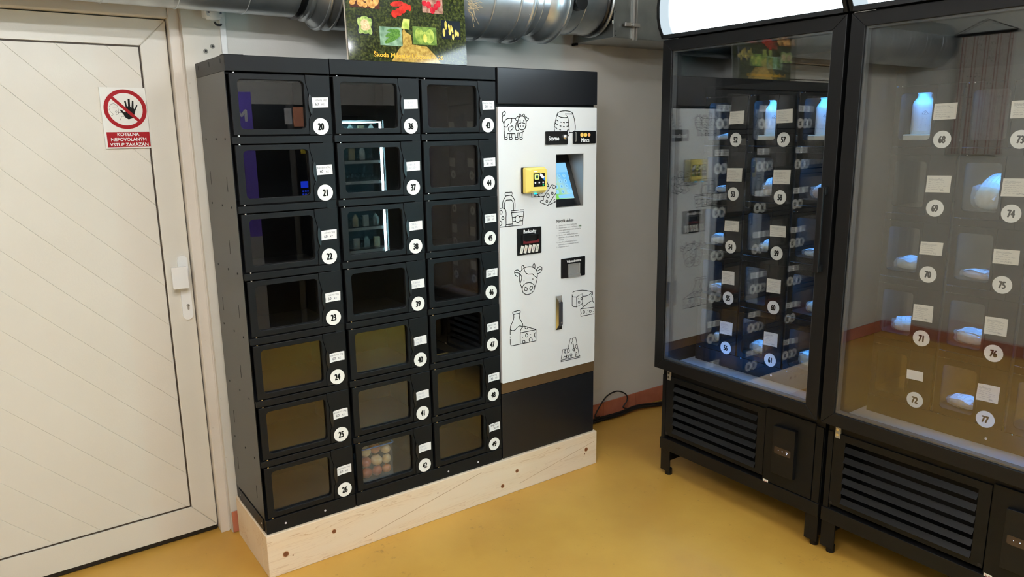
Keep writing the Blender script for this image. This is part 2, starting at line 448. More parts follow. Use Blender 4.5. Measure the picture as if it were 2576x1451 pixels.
# lever plate, pad handle, cylinder
hp = MB().prism([rrect(-.123, -.084, .968, 1.236, .0195)], LY - .009, LY - .0002).obj('handle_plate', M['white'], d, bevel=.003)
MB().prism([rrect(-.156, -.097, 1.108, 1.196, .004)], LY - .052, LY - .036).obj('handle_pad', M['white'], hp, bevel=.004)
MB().cyl((-.104, LY - .037, 1.152), 'y', .012, .028, 16).obj('handle_stem', M['white'], hp)
kc = MB().cyl((-.1, LY - .0125, 1.028), 'y', .0062, .0035, 20)
kc.prism([rrect(-.1034, -.0966, 1.010, 1.026, .0033)], LY - .0118, LY - .009)
kc.obj('lock_cylinder', M['steel'], hp)
MB().box(-.1006, -.0994, LY - .0131, LY - .0124, 1.0245, 1.0315).obj('keyhole', M['dark'], hp)

# ------------------------------------------------------------------ prohibition sign on the door
sy = LY - .0003
s = MB().prism([rect(-.327, -.1705, 1.667, 1.892)], sy - .0012, sy + .0074).obj('warning_sign', pm('sign_white', (226, 226, 218), .35), None,
    label='square no-entry sticker with a crossed black hand and red caption on the white door', category='sign')
cx, cz, y = -.2455, 1.8125, sy - .0016
MB().prism([circ(cx, cz, .0735, 48), circ(cx, cz, .0595, 48)], y, y + .0004).obj('red_ring', M['red'], s)
MB().prism([rect(-.3195, -.1715, 1.672, 1.728)], y, y + .0004).obj('caption_bar', M['red'], s)
h = MB().prism([[(-.267, 1.811), (-.259, 1.811), (-.252, 1.803), (-.246, 1.801), (-.244, 1.821), (-.247, 1.843), (-.241, 1.844), (-.239, 1.824), (-.235, 1.824), (-.234, 1.851), (-.227, 1.851), (-.228, 1.822), (-.224, 1.819), (-.220, 1.845), (-.2145, 1.844), (-.217, 1.816), (-.214, 1.813), (-.2065, 1.829), (-.202, 1.827), (-.211, 1.809), (-.216, 1.793), (-.224, 1.780), (-.238, 1.775), (-.248, 1.781), (-.255, 1.795)]], y, y + .0004)
h.obj('hand_pictogram', M['print'], s)
f = MB(); k = .0011
f.ribbon([(-.292, 1.79), (-.288, 1.794), (-.296, 1.802), (-.301, 1.811), (-.297, 1.816), (-.298, 1.824), (-.292, 1.831), (-.284, 1.833), (-.276, 1.830), (-.270, 1.822)], k, y)
f.ribbon([(-.288, 1.817), (-.270, 1.817), (-.270, 1.797), (-.278, 1.792)], k, y)
f.ribbon([(-.278, 1.808), (-.281, 1.804), (-.278, 1.798), (-.274, 1.803)], k, y, closed=True)
f.ribbon([(-.271, 1.8), (-.255, 1.8)], k, y); f.ribbon([(-.268, 1.772), (-.261, 1.786), (-.244, 1.785)], k, y)
f.ribbon([(-.292, 1.79), (-.296, 1.79)], k, y)
f.obj('face_pictogram', M['print'], s)
MB().prism([[(-.2985, 1.858), (-.2905, 1.866), (-.192, 1.767), (-.200, 1.759)]], y - .0005, y - .0001).obj('slash', M['red'], s)
c = MB()
for t, zz, wd in (('KOTELNA', 1.7195, .075), ('NEPOVOLANÝM', 1.7005, .121), ('VSTUP ZAKÁZÁN', 1.6815, .132)):
    c.text(t, -.2455, zz, .0118, y - .0002, xs=1., bold=.028, wmax=wd)
c.obj('caption', M['white'], s)

# ------------------------------------------------------------------ wall details beside the duct
r = empty('motion_sensor', (.08, YB, 2.165), 0, 'white motion sensor with dark lens high beside the white door frame', 'sensor')
MB().lathe([(.006, 0), (.026, .004), (.033, .02), (.034, .035), (.03, .045)], (0, -.045, -.022), 24).obj('housing', M['white'], r)
MB().prism([rrect(-.03, .032, -.012, .035, .008)], -.07, -.0005).obj('shell', M['white'], r, bevel=.006)
MB().prism([rect(-.025, .026, 0, .024)], -.0725, -.0702).obj('lens', pm('sensor_lens', (120, 118, 130), .15), r)
MB().tube(smooth([(.004, -.04, -.026), (.012, -.04, -.036), (.028, -.03, -.036), (.036, -.014, -.03)], 5), .004).obj('cable', M['cable'], r)
tag(MB().box(.112, .134, YB - .012, YB - .0002, 1.6, 2.5).obj('cable_trunking', M['white'], bevel=.002), 'white vertical cable trunking on the wall behind the black lockers', 'trunking')
for x, z, t in ((.079, 2.052, 'upper'), (.052, 2.033, 'lower')):
    q = MB().cyl((x, YB - .003, z), 'y', .0085, .0028, 16).obj('wall_anchor', pm('anchor_grey', (128, 126, 116), .6), None,
        label=t + ' of two grey screw anchors in the white wall above the lockers', category='anchor')
    MB().cyl((x, YB - .0046, z), 'y', .004, .0016, 10).obj('screw', M['dark'], q)

# ------------------------------------------------------------------ ventilation duct
D = empty('ventilation_duct', (0, .233, 2.318), 0, 'galvanised round spiral air duct running along the top of the back wall', 'duct')
def sec(nm, x0, x1, r0, r1=None, yo=0., zo=0., m='zinc', n=48, cap=False):
    return MB().cyl((x0, yo, zo), 'x', r0, x1 - x0, n, r2=r1, cap=cap).obj(nm, M[m], D)
def ring(x, r, wdt, t, yo=0., zo=0., nm='rib', m='zinc', par=None):
    return MB().lathe([(r - .002, 0), (r + t, wdt * .25), (r + t, wdt * .75), (r - .002, wdt)], (x, yo, zo), 48, axis='x', cap=False).obj(nm, M[m], par or D)
sl_ = sec('narrow_section', XL + .002, .37, .165)
for k in range(8): ring(-1.5 + k * .235, .165, .006, .003, par=sl_)
ring(.33, .165, .03, .007, nm='coupling', m='blackpl'); ring(.37, .165, .02, .012, nm='coupling')
sec('reducer', .385, .43, .168, .2)
sb = sec('wide_section', .43, 1.375, .2)
ring(.425, .2, .018, .006, nm='flange'); ring(1.355, .2, .02, .005, nm='flange')
for x in (.47, .78, .985, 1.15, 1.29): ring(x, .2, .010, .006, par=sb)
sec('end_ring', 1.372, 1.3725, .2, .166)
for a in (-150, -110, -75, -200): MB().lathe([(.004, 0), (.003, .003)], (1.345, .207 * math.cos(math.radians(a)), .207 * math.sin(math.radians(a))), 8).obj('screw', M['chrome'], D)
nk = sec('neck', 1.3725, 1.48, .165)
ring(1.4, .165, .012, .004, par=nk); ring(1.44, .165, .006, .003, par=nk)
bl = MB().lathe([(.165, 0), (.17, .005), (.192, .03), (.197, .06), (.195, .1), (.185, .13), (.178, .14)], (1.475, .012, .006), 48, axis='x', cap=False).obj('silencer_bulge', M['zinc'], D)
ring(1.575, .196, .008, .004, .012, .006, par=bl)
s2 = sec('connection_sleeve', 1.6, 1.915, .165, yo=.038, zo=.03)
ring(1.6, .166, .025, .02, .03, .018, nm='coupling'); ring(1.73, .165, .007, .003, .038, .03, par=s2)
ring(1.862, .165, .02, .008, .032, .03, nm='clamp', m='blackpl'); ring(1.886, .165, .016, .010, .030, .03, nm='clamp')
MB().lathe([(.004, 0), (.004, .02)], (1.893, -.13, -.1), 8).obj('clamp_screw', M['chrome'], D)
MB().lathe([(.036, 0), (.036, .04), (.028, .046)], (1.655, -.175, -.022), 20, axis='y').obj('damper_knob', M['blackpl'], D)
B = empty('duct_box', (1.925, .13, 2.163), 0, 'rectangular galvanised duct box with a bolted flange in the corner above the fridge', 'duct')
MB().box(0, .8, 0, .308, 0, .42).obj('casing', M['zincbox'], B, bevel=.002)
for x in (.128, .146): MB().box(x, x + .008, -.012, -.0002, -.008, .42).obj('flange', M['steel'], B, bevel=.001)
cl = MB().box(.062, .16, -.024, -.0125, .055, .073).obj('clamp', M['steel'], B, bevel=.001)
MB().cyl((.105, -.03, .064), 'y', .007, .006, 12).obj('bolt', M['chrome'], cl)
for z in (.01, .03, .12): MB().cyl((.012, -.0015, z), 'y', .0025, .0013, 8).obj('rivet', M['dark'], B)
MB().box(-.012, .0, .27, .308, -.012, .0).obj('corner_angle', M['blackframe'], B)

# ------------------------------------------------------------------ poster of vegetables standing on the lockers
PXa, PXb, PZa, PZb = .4545, .976, 1.9815, 2.62
P = MB().box(PXa, PXb, .008, .014, PZa, PZb)
def poster_mat():
    m, n, l, b = new_mat('poster_field_print')
    tc = n.new('ShaderNodeTexCoord')
    t = n.new('ShaderNodeTexNoise'); t.inputs['Scale'].default_value = 95; t.inputs['Detail'].default_value = 8; t.inputs['Roughness'].default_value = .8
    l.new(tc.outputs['Object'], t.inputs['Vector'])
    r = n.new('ShaderNodeValToRGB'); e = r.color_ramp.elements
    e[0].position = .36; e[0].color = lin((12, 15, 8)) + (1,); e[1].position = .74; e[1].color = lin((128, 126, 56)) + (1,)
    k = e.new(.5); k.color = lin((40, 46, 20)) + (1,); k = e.new(.6); k.color = lin((74, 80, 38)) + (1,)
    l.new(t.outputs['Fac'], r.inputs['Fac']); l.new(r.outputs['Color'], b.inputs['Base Color'])
    b.inputs['Roughness'].default_value = .07; b.inputs['Specular IOR Level'].default_value = .5
    return m
PO = P.obj('poster', poster_mat(), None, label='glossy poster with vegetable photos and orange lettering standing on top of the black lockers', category='poster')
MB().prism([rect(PXa - .004, PXb + .004, PZa - .0005, PZb + .004)], .0142, .0175).obj('backing_board', pm('board_edge', (196, 188, 176), .6), PO)
gp = lambda nm, a, bcol, sc=60, am=.15: pm(nm, a, .07, noise=(sc, am, bcol), spec=.5)
yy = .0076
def patch(nm, loop, mat, lift=0): return MB().prism([loop], yy - lift, yy - lift + .0003).obj(nm, mat, PO)
patch('path_print', [(.63, 1.983), (.665, 2.03), (.683, 2.045), (.685, 2.1), (.692, 2.108), (.70, 2.095), (.722, 2.085), (.724, 2.05), (.79, 2.045), (.83, 2.01), (.85, 1.983)], gp('path_print', (196, 164, 84), (150, 116, 52), 90))
patch('sky_glow_print', [(.68, 2.108), (.692, 2.145), (.72, 2.145), (.715, 2.105)], gp('glow_print', (226, 226, 130), (150, 170, 70), 30))
def photo(nm, x0, x1, z0, z1, bg): return MB().prism([rect(x0, x1, z0, z1)], yy - .0004, yy - .0001).obj(nm, bg, PO)
def blobs(nm, par, items, mat):
    q = MB()
    for i, (x, z, rx, rz_, a) in enumerate(items):
        ca, sa = math.cos(math.radians(a)), math.sin(math.radians(a))
        q.prism([[(x + u * ca - v * sa, z + u * sa + v * ca) for u, v in circ(0, 0, rx, 14, rz_)]], yy - .0008 - i * .00003, yy - .0004)
    return q.obj(nm, mat, par)
rnd = random.Random(3)
ph = photo('potato_photo', .472, .594, 2.172, 2.262, gp('potato_bg', (92, 44, 30), (60, 26, 18)))
blobs('potatoes_print', ph, [(.49, 2.205, .014, .012, 0), (.482, 2.188, .012, .009, 10), (.515, 2.19, .014, .014, 0), (.535, 2.212, .013, .017, 0), (.553, 2.192, .013, .016, 30), (.578, 2.198, .012, .018, -30), (.533, 2.182, .01, .009, 0), (.563, 2.18, .01, .008, 0), (.50, 2.23, .014, .012, 0), (.56, 2.23, .014, .012, 0), (.582, 2.24, .012, .011, 0), (.527, 2.245, .014, .012, 0)], gp('potato_print', (226, 176, 104), (184, 122, 56), 80))
ph = photo('cauliflower_photo', .4935, .5625, 2.074, 2.144, pm('photo_black', (26, 26, 30), .07))
blobs('cauliflower_leaves_print', ph, [(.51, 2.115, .012, .022, 20), (.545, 2.118, .012, .02, -20), (.512, 2.096, .011, .02, -25), (.543, 2.095, .011, .02, 25), (.528, 2.132, .018, .011, 0), (.527, 2.087, .014, .009, 0)], gp('leaf_print', (190, 202, 120), (110, 140, 70), 90))
blobs('cauliflower_print', ph, [(.527, 2.115, .017, .016, 0), (.524, 2.101, .014, .011, 0), (.535, 2.104, .013, .012, 0)], gp('curd_print', (236, 212, 170), (196, 158, 112), 140)).location.y = -.0006
ph = photo('cucumber_photo', .5865, .6815, 2.041, 2.110, gp('cucumber_bg', (150, 178, 150), (90, 120, 96), 40))
blobs('cucumbers_print', ph, [(.64, 2.068, .04, .010, 28), (.642, 2.085, .034, .009, 18), (.645, 2.098, .028, .006, 5)], gp('cucumber_print', (104, 148, 62), (62, 104, 40), 190))
ph = photo('cabbage_photo', .7295, .836, 2.052, 2.12, gp('cabbage_bg', (120, 146, 70), (76, 104, 44), 60))
blobs('cabbage_print', ph, [(.76, 2.085, .02, .03, 10), (.805, 2.085, .02, .028, -10), (.783, 2.08, .013, .022, 0)], gp('cabbage_print', (178, 190, 92), (112, 140, 58), 70))
blobs('cabbage_heart_print', ph, [(.783, 2.077, .009, .016, 0)], gp('cabbage_heart_print', (222, 212, 110), (196, 186, 80), 70)).location.y = -.0009
ph = photo('pepper_photo', .862, .950, 2.08, 2.152, pm('photo_navy', (22, 28, 40), .07))
blobs('peppers_print', ph, [(.872, 2.105, .006, .016, 0), (.882, 2.133, .006, .018, 0), (.898, 2.125, .005, .014, 10), (.91, 2.12, .005, .017, 15), (.9, 2.107, .006, .012, 0), (.928, 2.105, .006, .014, -5), (.914, 2.09, .005, .012, 0), (.938, 2.102, .005, .010, 0)], gp('pepper_print', (226, 206, 116), (190, 164, 70), 70))
ph = photo('radish_photo', .779, .872, 2.175, 2.26, gp('radish_bg', (196, 150, 132), (130, 90, 74), 60))
blobs('radishes_print', ph, [(.789, 2.21, .011, .011, 0), (.808, 2.205, .011, .014, 0), (.824, 2.186, .012, .013, 0), (.84, 2.2, .010, .013, 0), (.853, 2.213, .010, .014, 0)], gp('radish_print', (206, 44, 58), (170, 24, 40), 60))
blobs('tomatoes_print', PO, [(.655, 2.16, .014, .014, 0), (.674, 2.168, .016, .014, 0), (.69, 2.178, .016, .014, 0), (.704, 2.19, .014, .013, 0), (.722, 2.187, .007, .012, 0), (.668, 2.198, .03, .01, 10)], gp('tomato_print', (214, 52, 38), (176, 30, 24), 60))
t = MB().text('Škoda Miloslav Libotenice 26', .7095, 2.0055, .0160, yy - .001, xs=1.2, bold=.022, wmax=.306)
t.obj('lettering', pm('orange_print', (236, 178, 46), .2), PO)
a_ = -math.radians(2.7); PO.rotation_euler = (a_, 0, 0)          # leans back a little against the duct
py, pz = .011, PZa; PO.location = (0, py - .010 - (py * math.cos(a_) - pz * math.sin(a_)), pz - (py * math.sin(a_) + pz * math.cos(a_)) + .0004)
# sheaf of dry straw tucked behind the poster edge
q = MB()
for i in range(26):
    a = rnd.uniform(-1.3, .5); L = rnd.uniform(.03, .075); x0, z0 = .985 + rnd.uniform(-.004, .01), 2.215 + rnd.uniform(-.02, .03)
    q.tube([(x0, .0, z0), (x0 + L * .5 * math.cos(a) + .004, -.004, z0 + L * .5 * math.sin(a)), (x0 + L * math.cos(a), -.002, z0 + L * math.sin(a) - .008)], .0006, 4)
tag(q.obj('straw_tuft', pm('straw', (196, 172, 130), .8)), 'dry twine fibres sticking out behind the right edge of the poster', 'twine', kind='stuff')

# ------------------------------------------------------------------ cables on the floor in the corner
q = MB(); 
for k, (dy, dz, rr) in enumerate(((0, .012, .009), (.014, .010, .008), (.006, .024, .007))):
    q.tube(smooth([(1.95, .385 + dy, dz), (2.1, .39 + dy, dz), (2.25, .372 + dy, dz + .006), (2.4, .376 + dy, dz + .012), (2.55, .35 + dy, dz + .004), (2.68, .32 + dy, dz)], 6), rr)
tag(q.obj('cable_bundle', M['cable']), 'thick bundle of black cables lying along the terracotta skirting', 'cable')
q = MB().tube(smooth([(2.33, .385, .034), (2.295, .392, .05), (2.33, .395, .085), (2.322, .398, .125), (2.25, .40, .160), (2.167, .40, .148), (2.105, .398, .095), (2.065, .392, .045), (2.10, .389, .036)], 8), .0042)
tag(q.obj('cable_loop', M['cable']), 'thin black cable looping up from the bundle in front of the wall', 'cable')
# small vent grille and the hanging on the side wall (seen mirrored in the fridge glass)
r = empty('vent_grille', (-1.5, YB, 2.4), 0, 'pale slatted vent grille high on the wall, mirrored in the right fridge door', 'vent')
MB().prism([rect(-.13, .13, -.09, .09), rect(-.11, .11, -.065, .07)], -.02, -.0005).obj('frame', M['white'], r)
for k in range(16): MB().box(-.108 + k * .0138, -.103 + k * .0138, -.018, -.002, -.065, .07).obj('slat', M['white'], r)
r = empty('wall_hanging', (XL, 0, 2.37), 0, 'thin cloth hanging with red stripes on a dark rod, mirrored in the fridge door', 'hanging')
MB().cyl((.03, -.34, 0), 'y', .012, .42, 12).obj('rod', M['blackpl'], r)
MB().tube([(.03, -.33, .01), (.02, -.13, .1), (.03, .07, .01)], .003, 6).obj('cord', M['blackpl'], r)
def hang_mat():
    m, n, l, b = new_mat('striped_cloth')
    tc = n.new('ShaderNodeTexCoord'); t = n.new('ShaderNodeTexVoronoi'); t.inputs['Scale'].default_value = 42
    l.new(tc.outputs['Object'], t.inputs['Vector'])
    k = n.new('ShaderNodeValToRGB'); k.color_ramp.elements[0].position = .12; k.color_ramp.elements[1].position = .2
    k.color_ramp.elements[0].color = lin((40, 40, 44)) + (1,); k.color_ramp.elements[1].color = lin((196, 190, 180)) + (1,)
    l.new(t.outputs['Distance'], k.inputs['Fac']); l.new(k.outputs['Color'], b.inputs['Base Color']); b.inputs['Roughness'].default_value = .9
    return m
MB().box(.022, .026, -.315, .045, -.87, 0).obj('cloth', hang_mat(), r)
for k in range(5): MB().box(.0262, .0268, -.30 + k * .078, -.293 + k * .078, -.87, 0).obj('stripe', pm('red_stripe', (150, 40, 44), .9) if k == 0 else bpy.data.materials['red_stripe'], r)
# ================================================================== TIMBER PLINTH
W_ = empty('timber_plinth', (-.0085, -.012, 0), 0, 'raw spruce beam plinth under the black lockers and the white payment panel', 'plinth')
PLZ = .1808
MB().box(0, 1.7195, 0, .075, 0, PLZ).obj('front_beam', M['wood'], W_, bevel=.003)
for x in (0, 1.6595): MB().box(x, x + .06, .0755, .417, 0, PLZ).obj('side_beam', M['wood'], W_, bevel=.003)
for x, z, r_ in ((.0705, .083, .0105), (.2735, .111, .008), (1.1185, .053, .0085), (1.2045, .106, .008), (1.6475, .096, .0095), (.098, .068, .003), (.765, .128, .003), (1.637, .074, .003)):
    k = MB().cyl((x, -.0006, z), 'y', r_, .0007, 20).obj('knot', M['knot'], W_)
    if r_ > .005: MB().prism([circ(x, z, r_ * 1.25), circ(x, z, r_ * 1.02)], -.0004, .0002).obj('knot_ring', M['knotring'], k)
MB().prism([[(.40, .0335), (.40, .035), (1.0, .158), (1.0, .1565)]], -.0003, .0001).obj('shake', pm('wood_crack', (150, 108, 72), .8), W_)
MB().prism([[(1.22, .036), (1.22, .0372), (1.70, .128), (1.70, .1265)]], -.0003, .0001).obj('shake', pm('wood_crack_pale', (172, 132, 92), .8), W_)

# ================================================================== LOCKERS
CP, RP, DT, DH = .372, .244, 1.919, .209
wavy = [(.2785, 0), (.2785, -.024), (.2815, -.036), (.2862, -.058), (.2885, -.07), (.2925, -.137), (.2885, -.146), (.2832, -.158), (.2832, -DH)]
door_me = MB().prism([[(.010, -DH)] + [(x - .0008, z) for x, z in reversed(wavy)] + [(.010, 0)], rrect(.036, .272, -.189, -.019, .015)], 0, .012).mesh('compartment_door')
pane_me = MB().box(.030, .2765, .0125, .0150, -.196, -.012).mesh('window_pane')
plate_me = MB().prism([[(.3695, -DH - .002), (.3695, .002)] + [(x + .0008, z + (.002 if z == 0 else (-.002 if z == -DH else 0))) for x, z in wavy]], -.0002, .012).mesh('lock_plate')
grip_me = MB().prism([[tuple(p) for p in smooth([(.2895, -.066), (.2972, -.084), (.2992, -.108), (.294, -.140), (.286, -.122), (.2835, -.092)], 4, True)]], -.0065, -.0006).mesh('pull_grip')
pin_me = MB().cyl((.0265, .0035, 0), 'z', .0042, .0035, 10).mesh('hinge_pin')
strip_me = MB().box(.003, .332, .001, .014, -.2395, -.2145).mesh('shelf_strip')
_tag_cache = {}
def sticker_mesh(num, r=.0305):
    q = MB().prism([circ(0, 0, r, 40)], -.0009, -.0001)
    q.text(num, 0, 0, .0245, -.0013, m=1, xs=.64, bold=.05)
    return q.mesh('number_sticker')
def paper_mesh(wd, ht, curl, seed, lines):
    """a slip of paper with its left end lifting; lines: (text, x, z, height, ink, bold, rot)"""
    rn = random.Random(seed); q = MB(); n = 8
    yo = lambda u: -.0010 - curl * max(0, 1 - u / (wd * .42)) ** 2 - curl * .5 * max(0, (u / wd - .78) / .22) ** 2
    sk = rn.uniform(-.05, .05) * ht
    v = []
    for i in range(n + 1):
        u = wd * i / n
        for zz in (-ht / 2, ht / 2): v.append((u + (sk if zz > 0 else 0), yo(u), zz + u * .03))
    q.add(v, [(2 * i, 2 * i + 2, 2 * i + 3, 2 * i + 1) for i in range(n)])
    q.add([(a, b_ + .0004, c_) for a, b_, c_ in v], [(2 * i + 1, 2 * i + 3, 2 * i + 2, 2 * i) for i in range(n)])
    for (body, x, z, h, mi, bold, rot) in lines:
        vs, fs, gw = glyphs(body, bold); k = h / .7
        q.add([(x + a * k * .95, yo(x + a * k * .95) - .0003, z + b_ * k + (x + a * k) * (.03 + rot)) for a, b_ in vs], fs, mi)
    return q
def scribble(q, x0, x1, z, h, wd, yo, rn, m=1):
    pts = []; x = x0
    while x < x1:
        pts.append((x, z + rn.uniform(-.5, .5) * h)); x += rn.uniform(.35, .8) * h
        if rn.random() < .16 and len(pts) > 3:
            q.ribbon(pts, wd, yo, m); pts = []; x += h * .7
    if len(pts) > 1: q.ribbon(pts, wd, yo, m)
def price_tag(kind, seed):
    if kind == 'potato': L = [('Brambory 5kg', .002, .0055, .0072, 2, 0., 0), ('60', .013, -.0105, .0105, 1, .012, 0), ('Kč', .038, -.0105, .0072, 2, .01, 0)]
    elif kind == 'onion': L = [('CIBULE', .010, .003, .0075, 3, .0, 0), ('1kg 20,-', .012, -.0105, .0085, 3, 0., .03)]
    elif kind == 'tomato': L = [('Rajčata 1kg', .006, .0055, .0070, 2, 0., 0), ('30', .016, -.0105, .0100, 1, .012, 0), ('Kč', .041, -.0105, .0072, 2, .01, 0)]
    else: L = [('RAJČATA', .012, .0035, .0085, 1, .012, .06), ('30,-Kč', .026, -.0120, .0095, 1, .012, .03)]
    return paper_mesh(.0625, .036, .005, seed, L).mesh('price_tag')
INKS = lambda: [M['paper'], M['ink'], pm('grey_ink', (96, 96, 104), .8), M['inkfaint']]
inks = INKS()
def cabinet(x, ncol, kinds, label):
    R = empty('locker_cabinet', (x, 0, 0), 0, label, 'locker')
    Wd = CP * ncol - (.0005 if ncol == 1 else .003)
    q = MB()
    q.box(0, .002, .0145, .404, .182, 1.926); q.box(Wd - .002, Wd, .0145, .404, .182, 1.926)
    q.box(.002, Wd - .002, .398, .404, .182, 1.926)
    for c in range(1, ncol): q.box(CP * c - .004, CP * c + .006, .0145, .398, .182, 1.926)
    q.obj('carcass', M['black'], R)
    for r in range(8):
        z = DT - .225 - RP * (r - 1) if r else 1.922
        MB().box(.0022, Wd - .0022, .016, .3975, z - .0035, z - .0005).obj('shelf', M['dark'], R)
    MB().box(-.0008, Wd + .0006, -.0012, .4055, 1.9265, 1.9805).obj('cap', M['black'], R, bevel=.0015)
    MB().box(-.0008, .066, .004, .05, 1.9806, 1.9822).obj('cap_clip', M['black'], R)
    MB().box(.0, Wd, 0, .0145, .1822, .2395).obj('base_strip', M['black'], R, bevel=.0012)
    for bx in (.075, .238) if ncol == 1 else (.446, .607):
        MB().cyl((bx, -.0016, .2085), 'y', .0042, .0015, 12).obj('bolt_cap', M['screwwhite'], R)
    for c in range(ncol):
        u0 = CP * c
        MB().box(u0 + .3325, u0 + .3695, .003, .0143, .2398, DT - .212).obj('post', M['black'], R)
        for r in range(7):
            z = DT - RP * r; loc = (u0, 0, z)
            dd = link('compartment_door', door_me, M['black'], R, bevel=.0014, loc=loc)
            link('window_pane', pane_me, M['acrylic'], dd)
            link('hinge_pin', pin_me, M['chrome'], dd, loc=(0, 0, .0005)); link('hinge_pin', pin_me, M['chrome'], dd, loc=(0, 0, -DH - .0045))
            pl_ = link('lock_plate', plate_me, M['black'], R, bevel=.0012, loc=loc)
            link('pull_grip', grip_me, M['blackpl'], pl_, bevel=.002)
            num = str(kinds[c][0] + r)
            link('number_sticker', sticker_mesh(num), [M['sticker'], M['print']], pl_, loc=(.327, -.0002, -.181 + random.uniform(-.001, .001)), label='round white sticker reading ' + num)
            kd = kinds[c][1] if not (kinds[c][1] == 'tomato' and r == 6) else 'tomato_hand'
            link('price_tag', price_tag(kd, int(num)), inks, pl_, loc=(.2972 + random.uniform(-.001, .001), -.0008, -.0965 + random.uniform(-.003, .003)))
            if r < 6: link('shelf_strip', strip_me, M['black'], R, bevel=.0012, loc=loc)
    return R
LK1 = cabinet(0, 1, [(20, 'potato')], 'black single-column locker cabinet numbered 20 to 26 nearest the white door')
LK2 = cabinet(.3755, 2, [(36, 'onion'), (43, 'tomato')], 'black two-column locker cabinet numbered 36 to 49 beside the white payment panel')
MB().box(-.0007, -.0001, .0145, .404, .24, 1.926).obj('side_panel', M['side'], LK1)  # added sheet; its lighter colour carries the side's reflected sheen
dot_me = MB().cyl((-.0018, 0, 0), 'x', .0042, .0010, 8).mesh('side_screw')
slot_me = MB().box(-.0014, -.0008, -.0016, .0016, -.026, .026).mesh('side_slot')
for k in range(6):
    for yy_ in (.078, .2, .345): link('side_screw', dot_me, M['dark'], LK1, loc=(0, yy_, 1.697 - .244 * k))
for yy_, z in ((.33, 1.55), (.105, 1.535), (.105, 1.06), (.33, 1.05), (.16, .81), (.33, .57), (.09, .33), (.335, .36), (.15, 1.3)): link('side_slot', slot_me, M['dark'], LK1, loc=(0, yy_, z))
for yy_ in (.05, .2, .36): link('side_slot', MB().box(-.0018, -.0009, -.0014, .0014, -.008, .008).mesh('cap_slot'), M['dark'], LK1, loc=(0, yy_, 1.962))
MB().box(-.004, -.0002, .03, .36, .186, .236).obj('side_plate', M['black'], LK1, bevel=.001)
for yy_ in (.05, .34): MB().cyl((-.0052, yy_, .212), 'x', .0035, .0012, 10).obj('bolt_cap', M['screwwhite'], LK1)
# clear tub of onions in compartment 42
tub = empty('plastic_tub', (.3755 + .128, .098, .2525), 0, 'clear plastic tub with a blue rim holding onions inside locker 42', 'tub')
M['tub'] = plastic_film('clear_plastic', (210, 222, 235), .05)
q = MB().prism([rrect(-.074, .074, -.056, .056, .015), rrect(-.072, .072, -.054, .054, .014)], 0, .148)
me = q.mesh('wall'); me.transform(Matrix.Rotation(math.pi / 2, 4, 'X'))
link('wall', me, M['tub'], tub, loc=(0, 0, 0))
me = MB().prism([rrect(-.072, .072, -.054, .054, .014)], 0, .0015).mesh('base'); me.transform(Matrix.Rotation(math.pi / 2, 4, 'X')); link('base', me, M['tub'], tub, loc=(0, 0, 0))
me = MB().prism([rrect(-.078, .078, -.06, .06, .017), rrect(-.072, .072, -.054, .054, .014)], .1485, .152).mesh('rim'); me.transform(Matrix.Rotation(math.pi / 2, 4, 'X'))
link('rim', me, pm('blue_rim', (70, 120, 190), .3), tub)
onion_prof = [(.001, -.0205), (.010, -.0195), (.0195, -.0115), (.0232, -.001), (.0212, .0095), (.0125, .0165), (.0055, .0190), (.0035, .0215), (.0025, .0230)]
M['onion'] = [pm('onion_gold', (214, 150, 96), .3, noise=(40, .2, (176, 96, 56)), coat=.4), pm('onion_pale', (226, 208, 176), .35, noise=(34, .2, (200, 166, 92)), coat=.4), pm('onion_rust', (190, 104, 70), .3, noise=(40, .2, (146, 66, 42)), coat=.4)]
onion_prof = [(p.x, p.y) for p in smooth(onion_prof, 3)]
on = [MB().lathe(onion_prof, n=24).mesh('onion') for _ in range(3)]
spots = [(-.0455, -.024, .028, 1.1, 2, 'rust brown onion at the bottom left of the tub'), (.004, -.026, .026, 1.0, 2, 'rust brown onion at the bottom middle of the tub'), (.0490, -.026, .024, .9, 0, 'golden onion at the bottom right of the tub'),
         (-.046, -.025, .0775, 1.0, 2, 'reddish onion at the left in the middle layer of the tub'), (.0035, -.027, .0755, 1.1, 1, 'pale yellow onion in the centre of the tub'), (.0502, -.026, .069, .92, 1, 'greenish pale onion at the right of the tub'),
         (-.0465, -.024, .127, 1.1, 1, 'white onion at the top left of the tub'), (.002, -.016, .1265, 1.05, 0, 'golden onion at the top middle of the tub'), (.0487, -.024, .1165, 1., 1, 'pale onion at the top right of the tub under the rim')]
for x, y, z, sc_, k, lb in spots:
    o = link('onion', on[k], M['onion'][k], None, loc=(tub.location.x + x, tub.location.y + y, tub.location.z + z), rot=(random.uniform(-.7, .7), random.uniform(-.7, .7), random.uniform(0, 6)), label=lb, category='onion', group='onions in the clear tub')
    o.scale = (sc_, sc_, sc_)

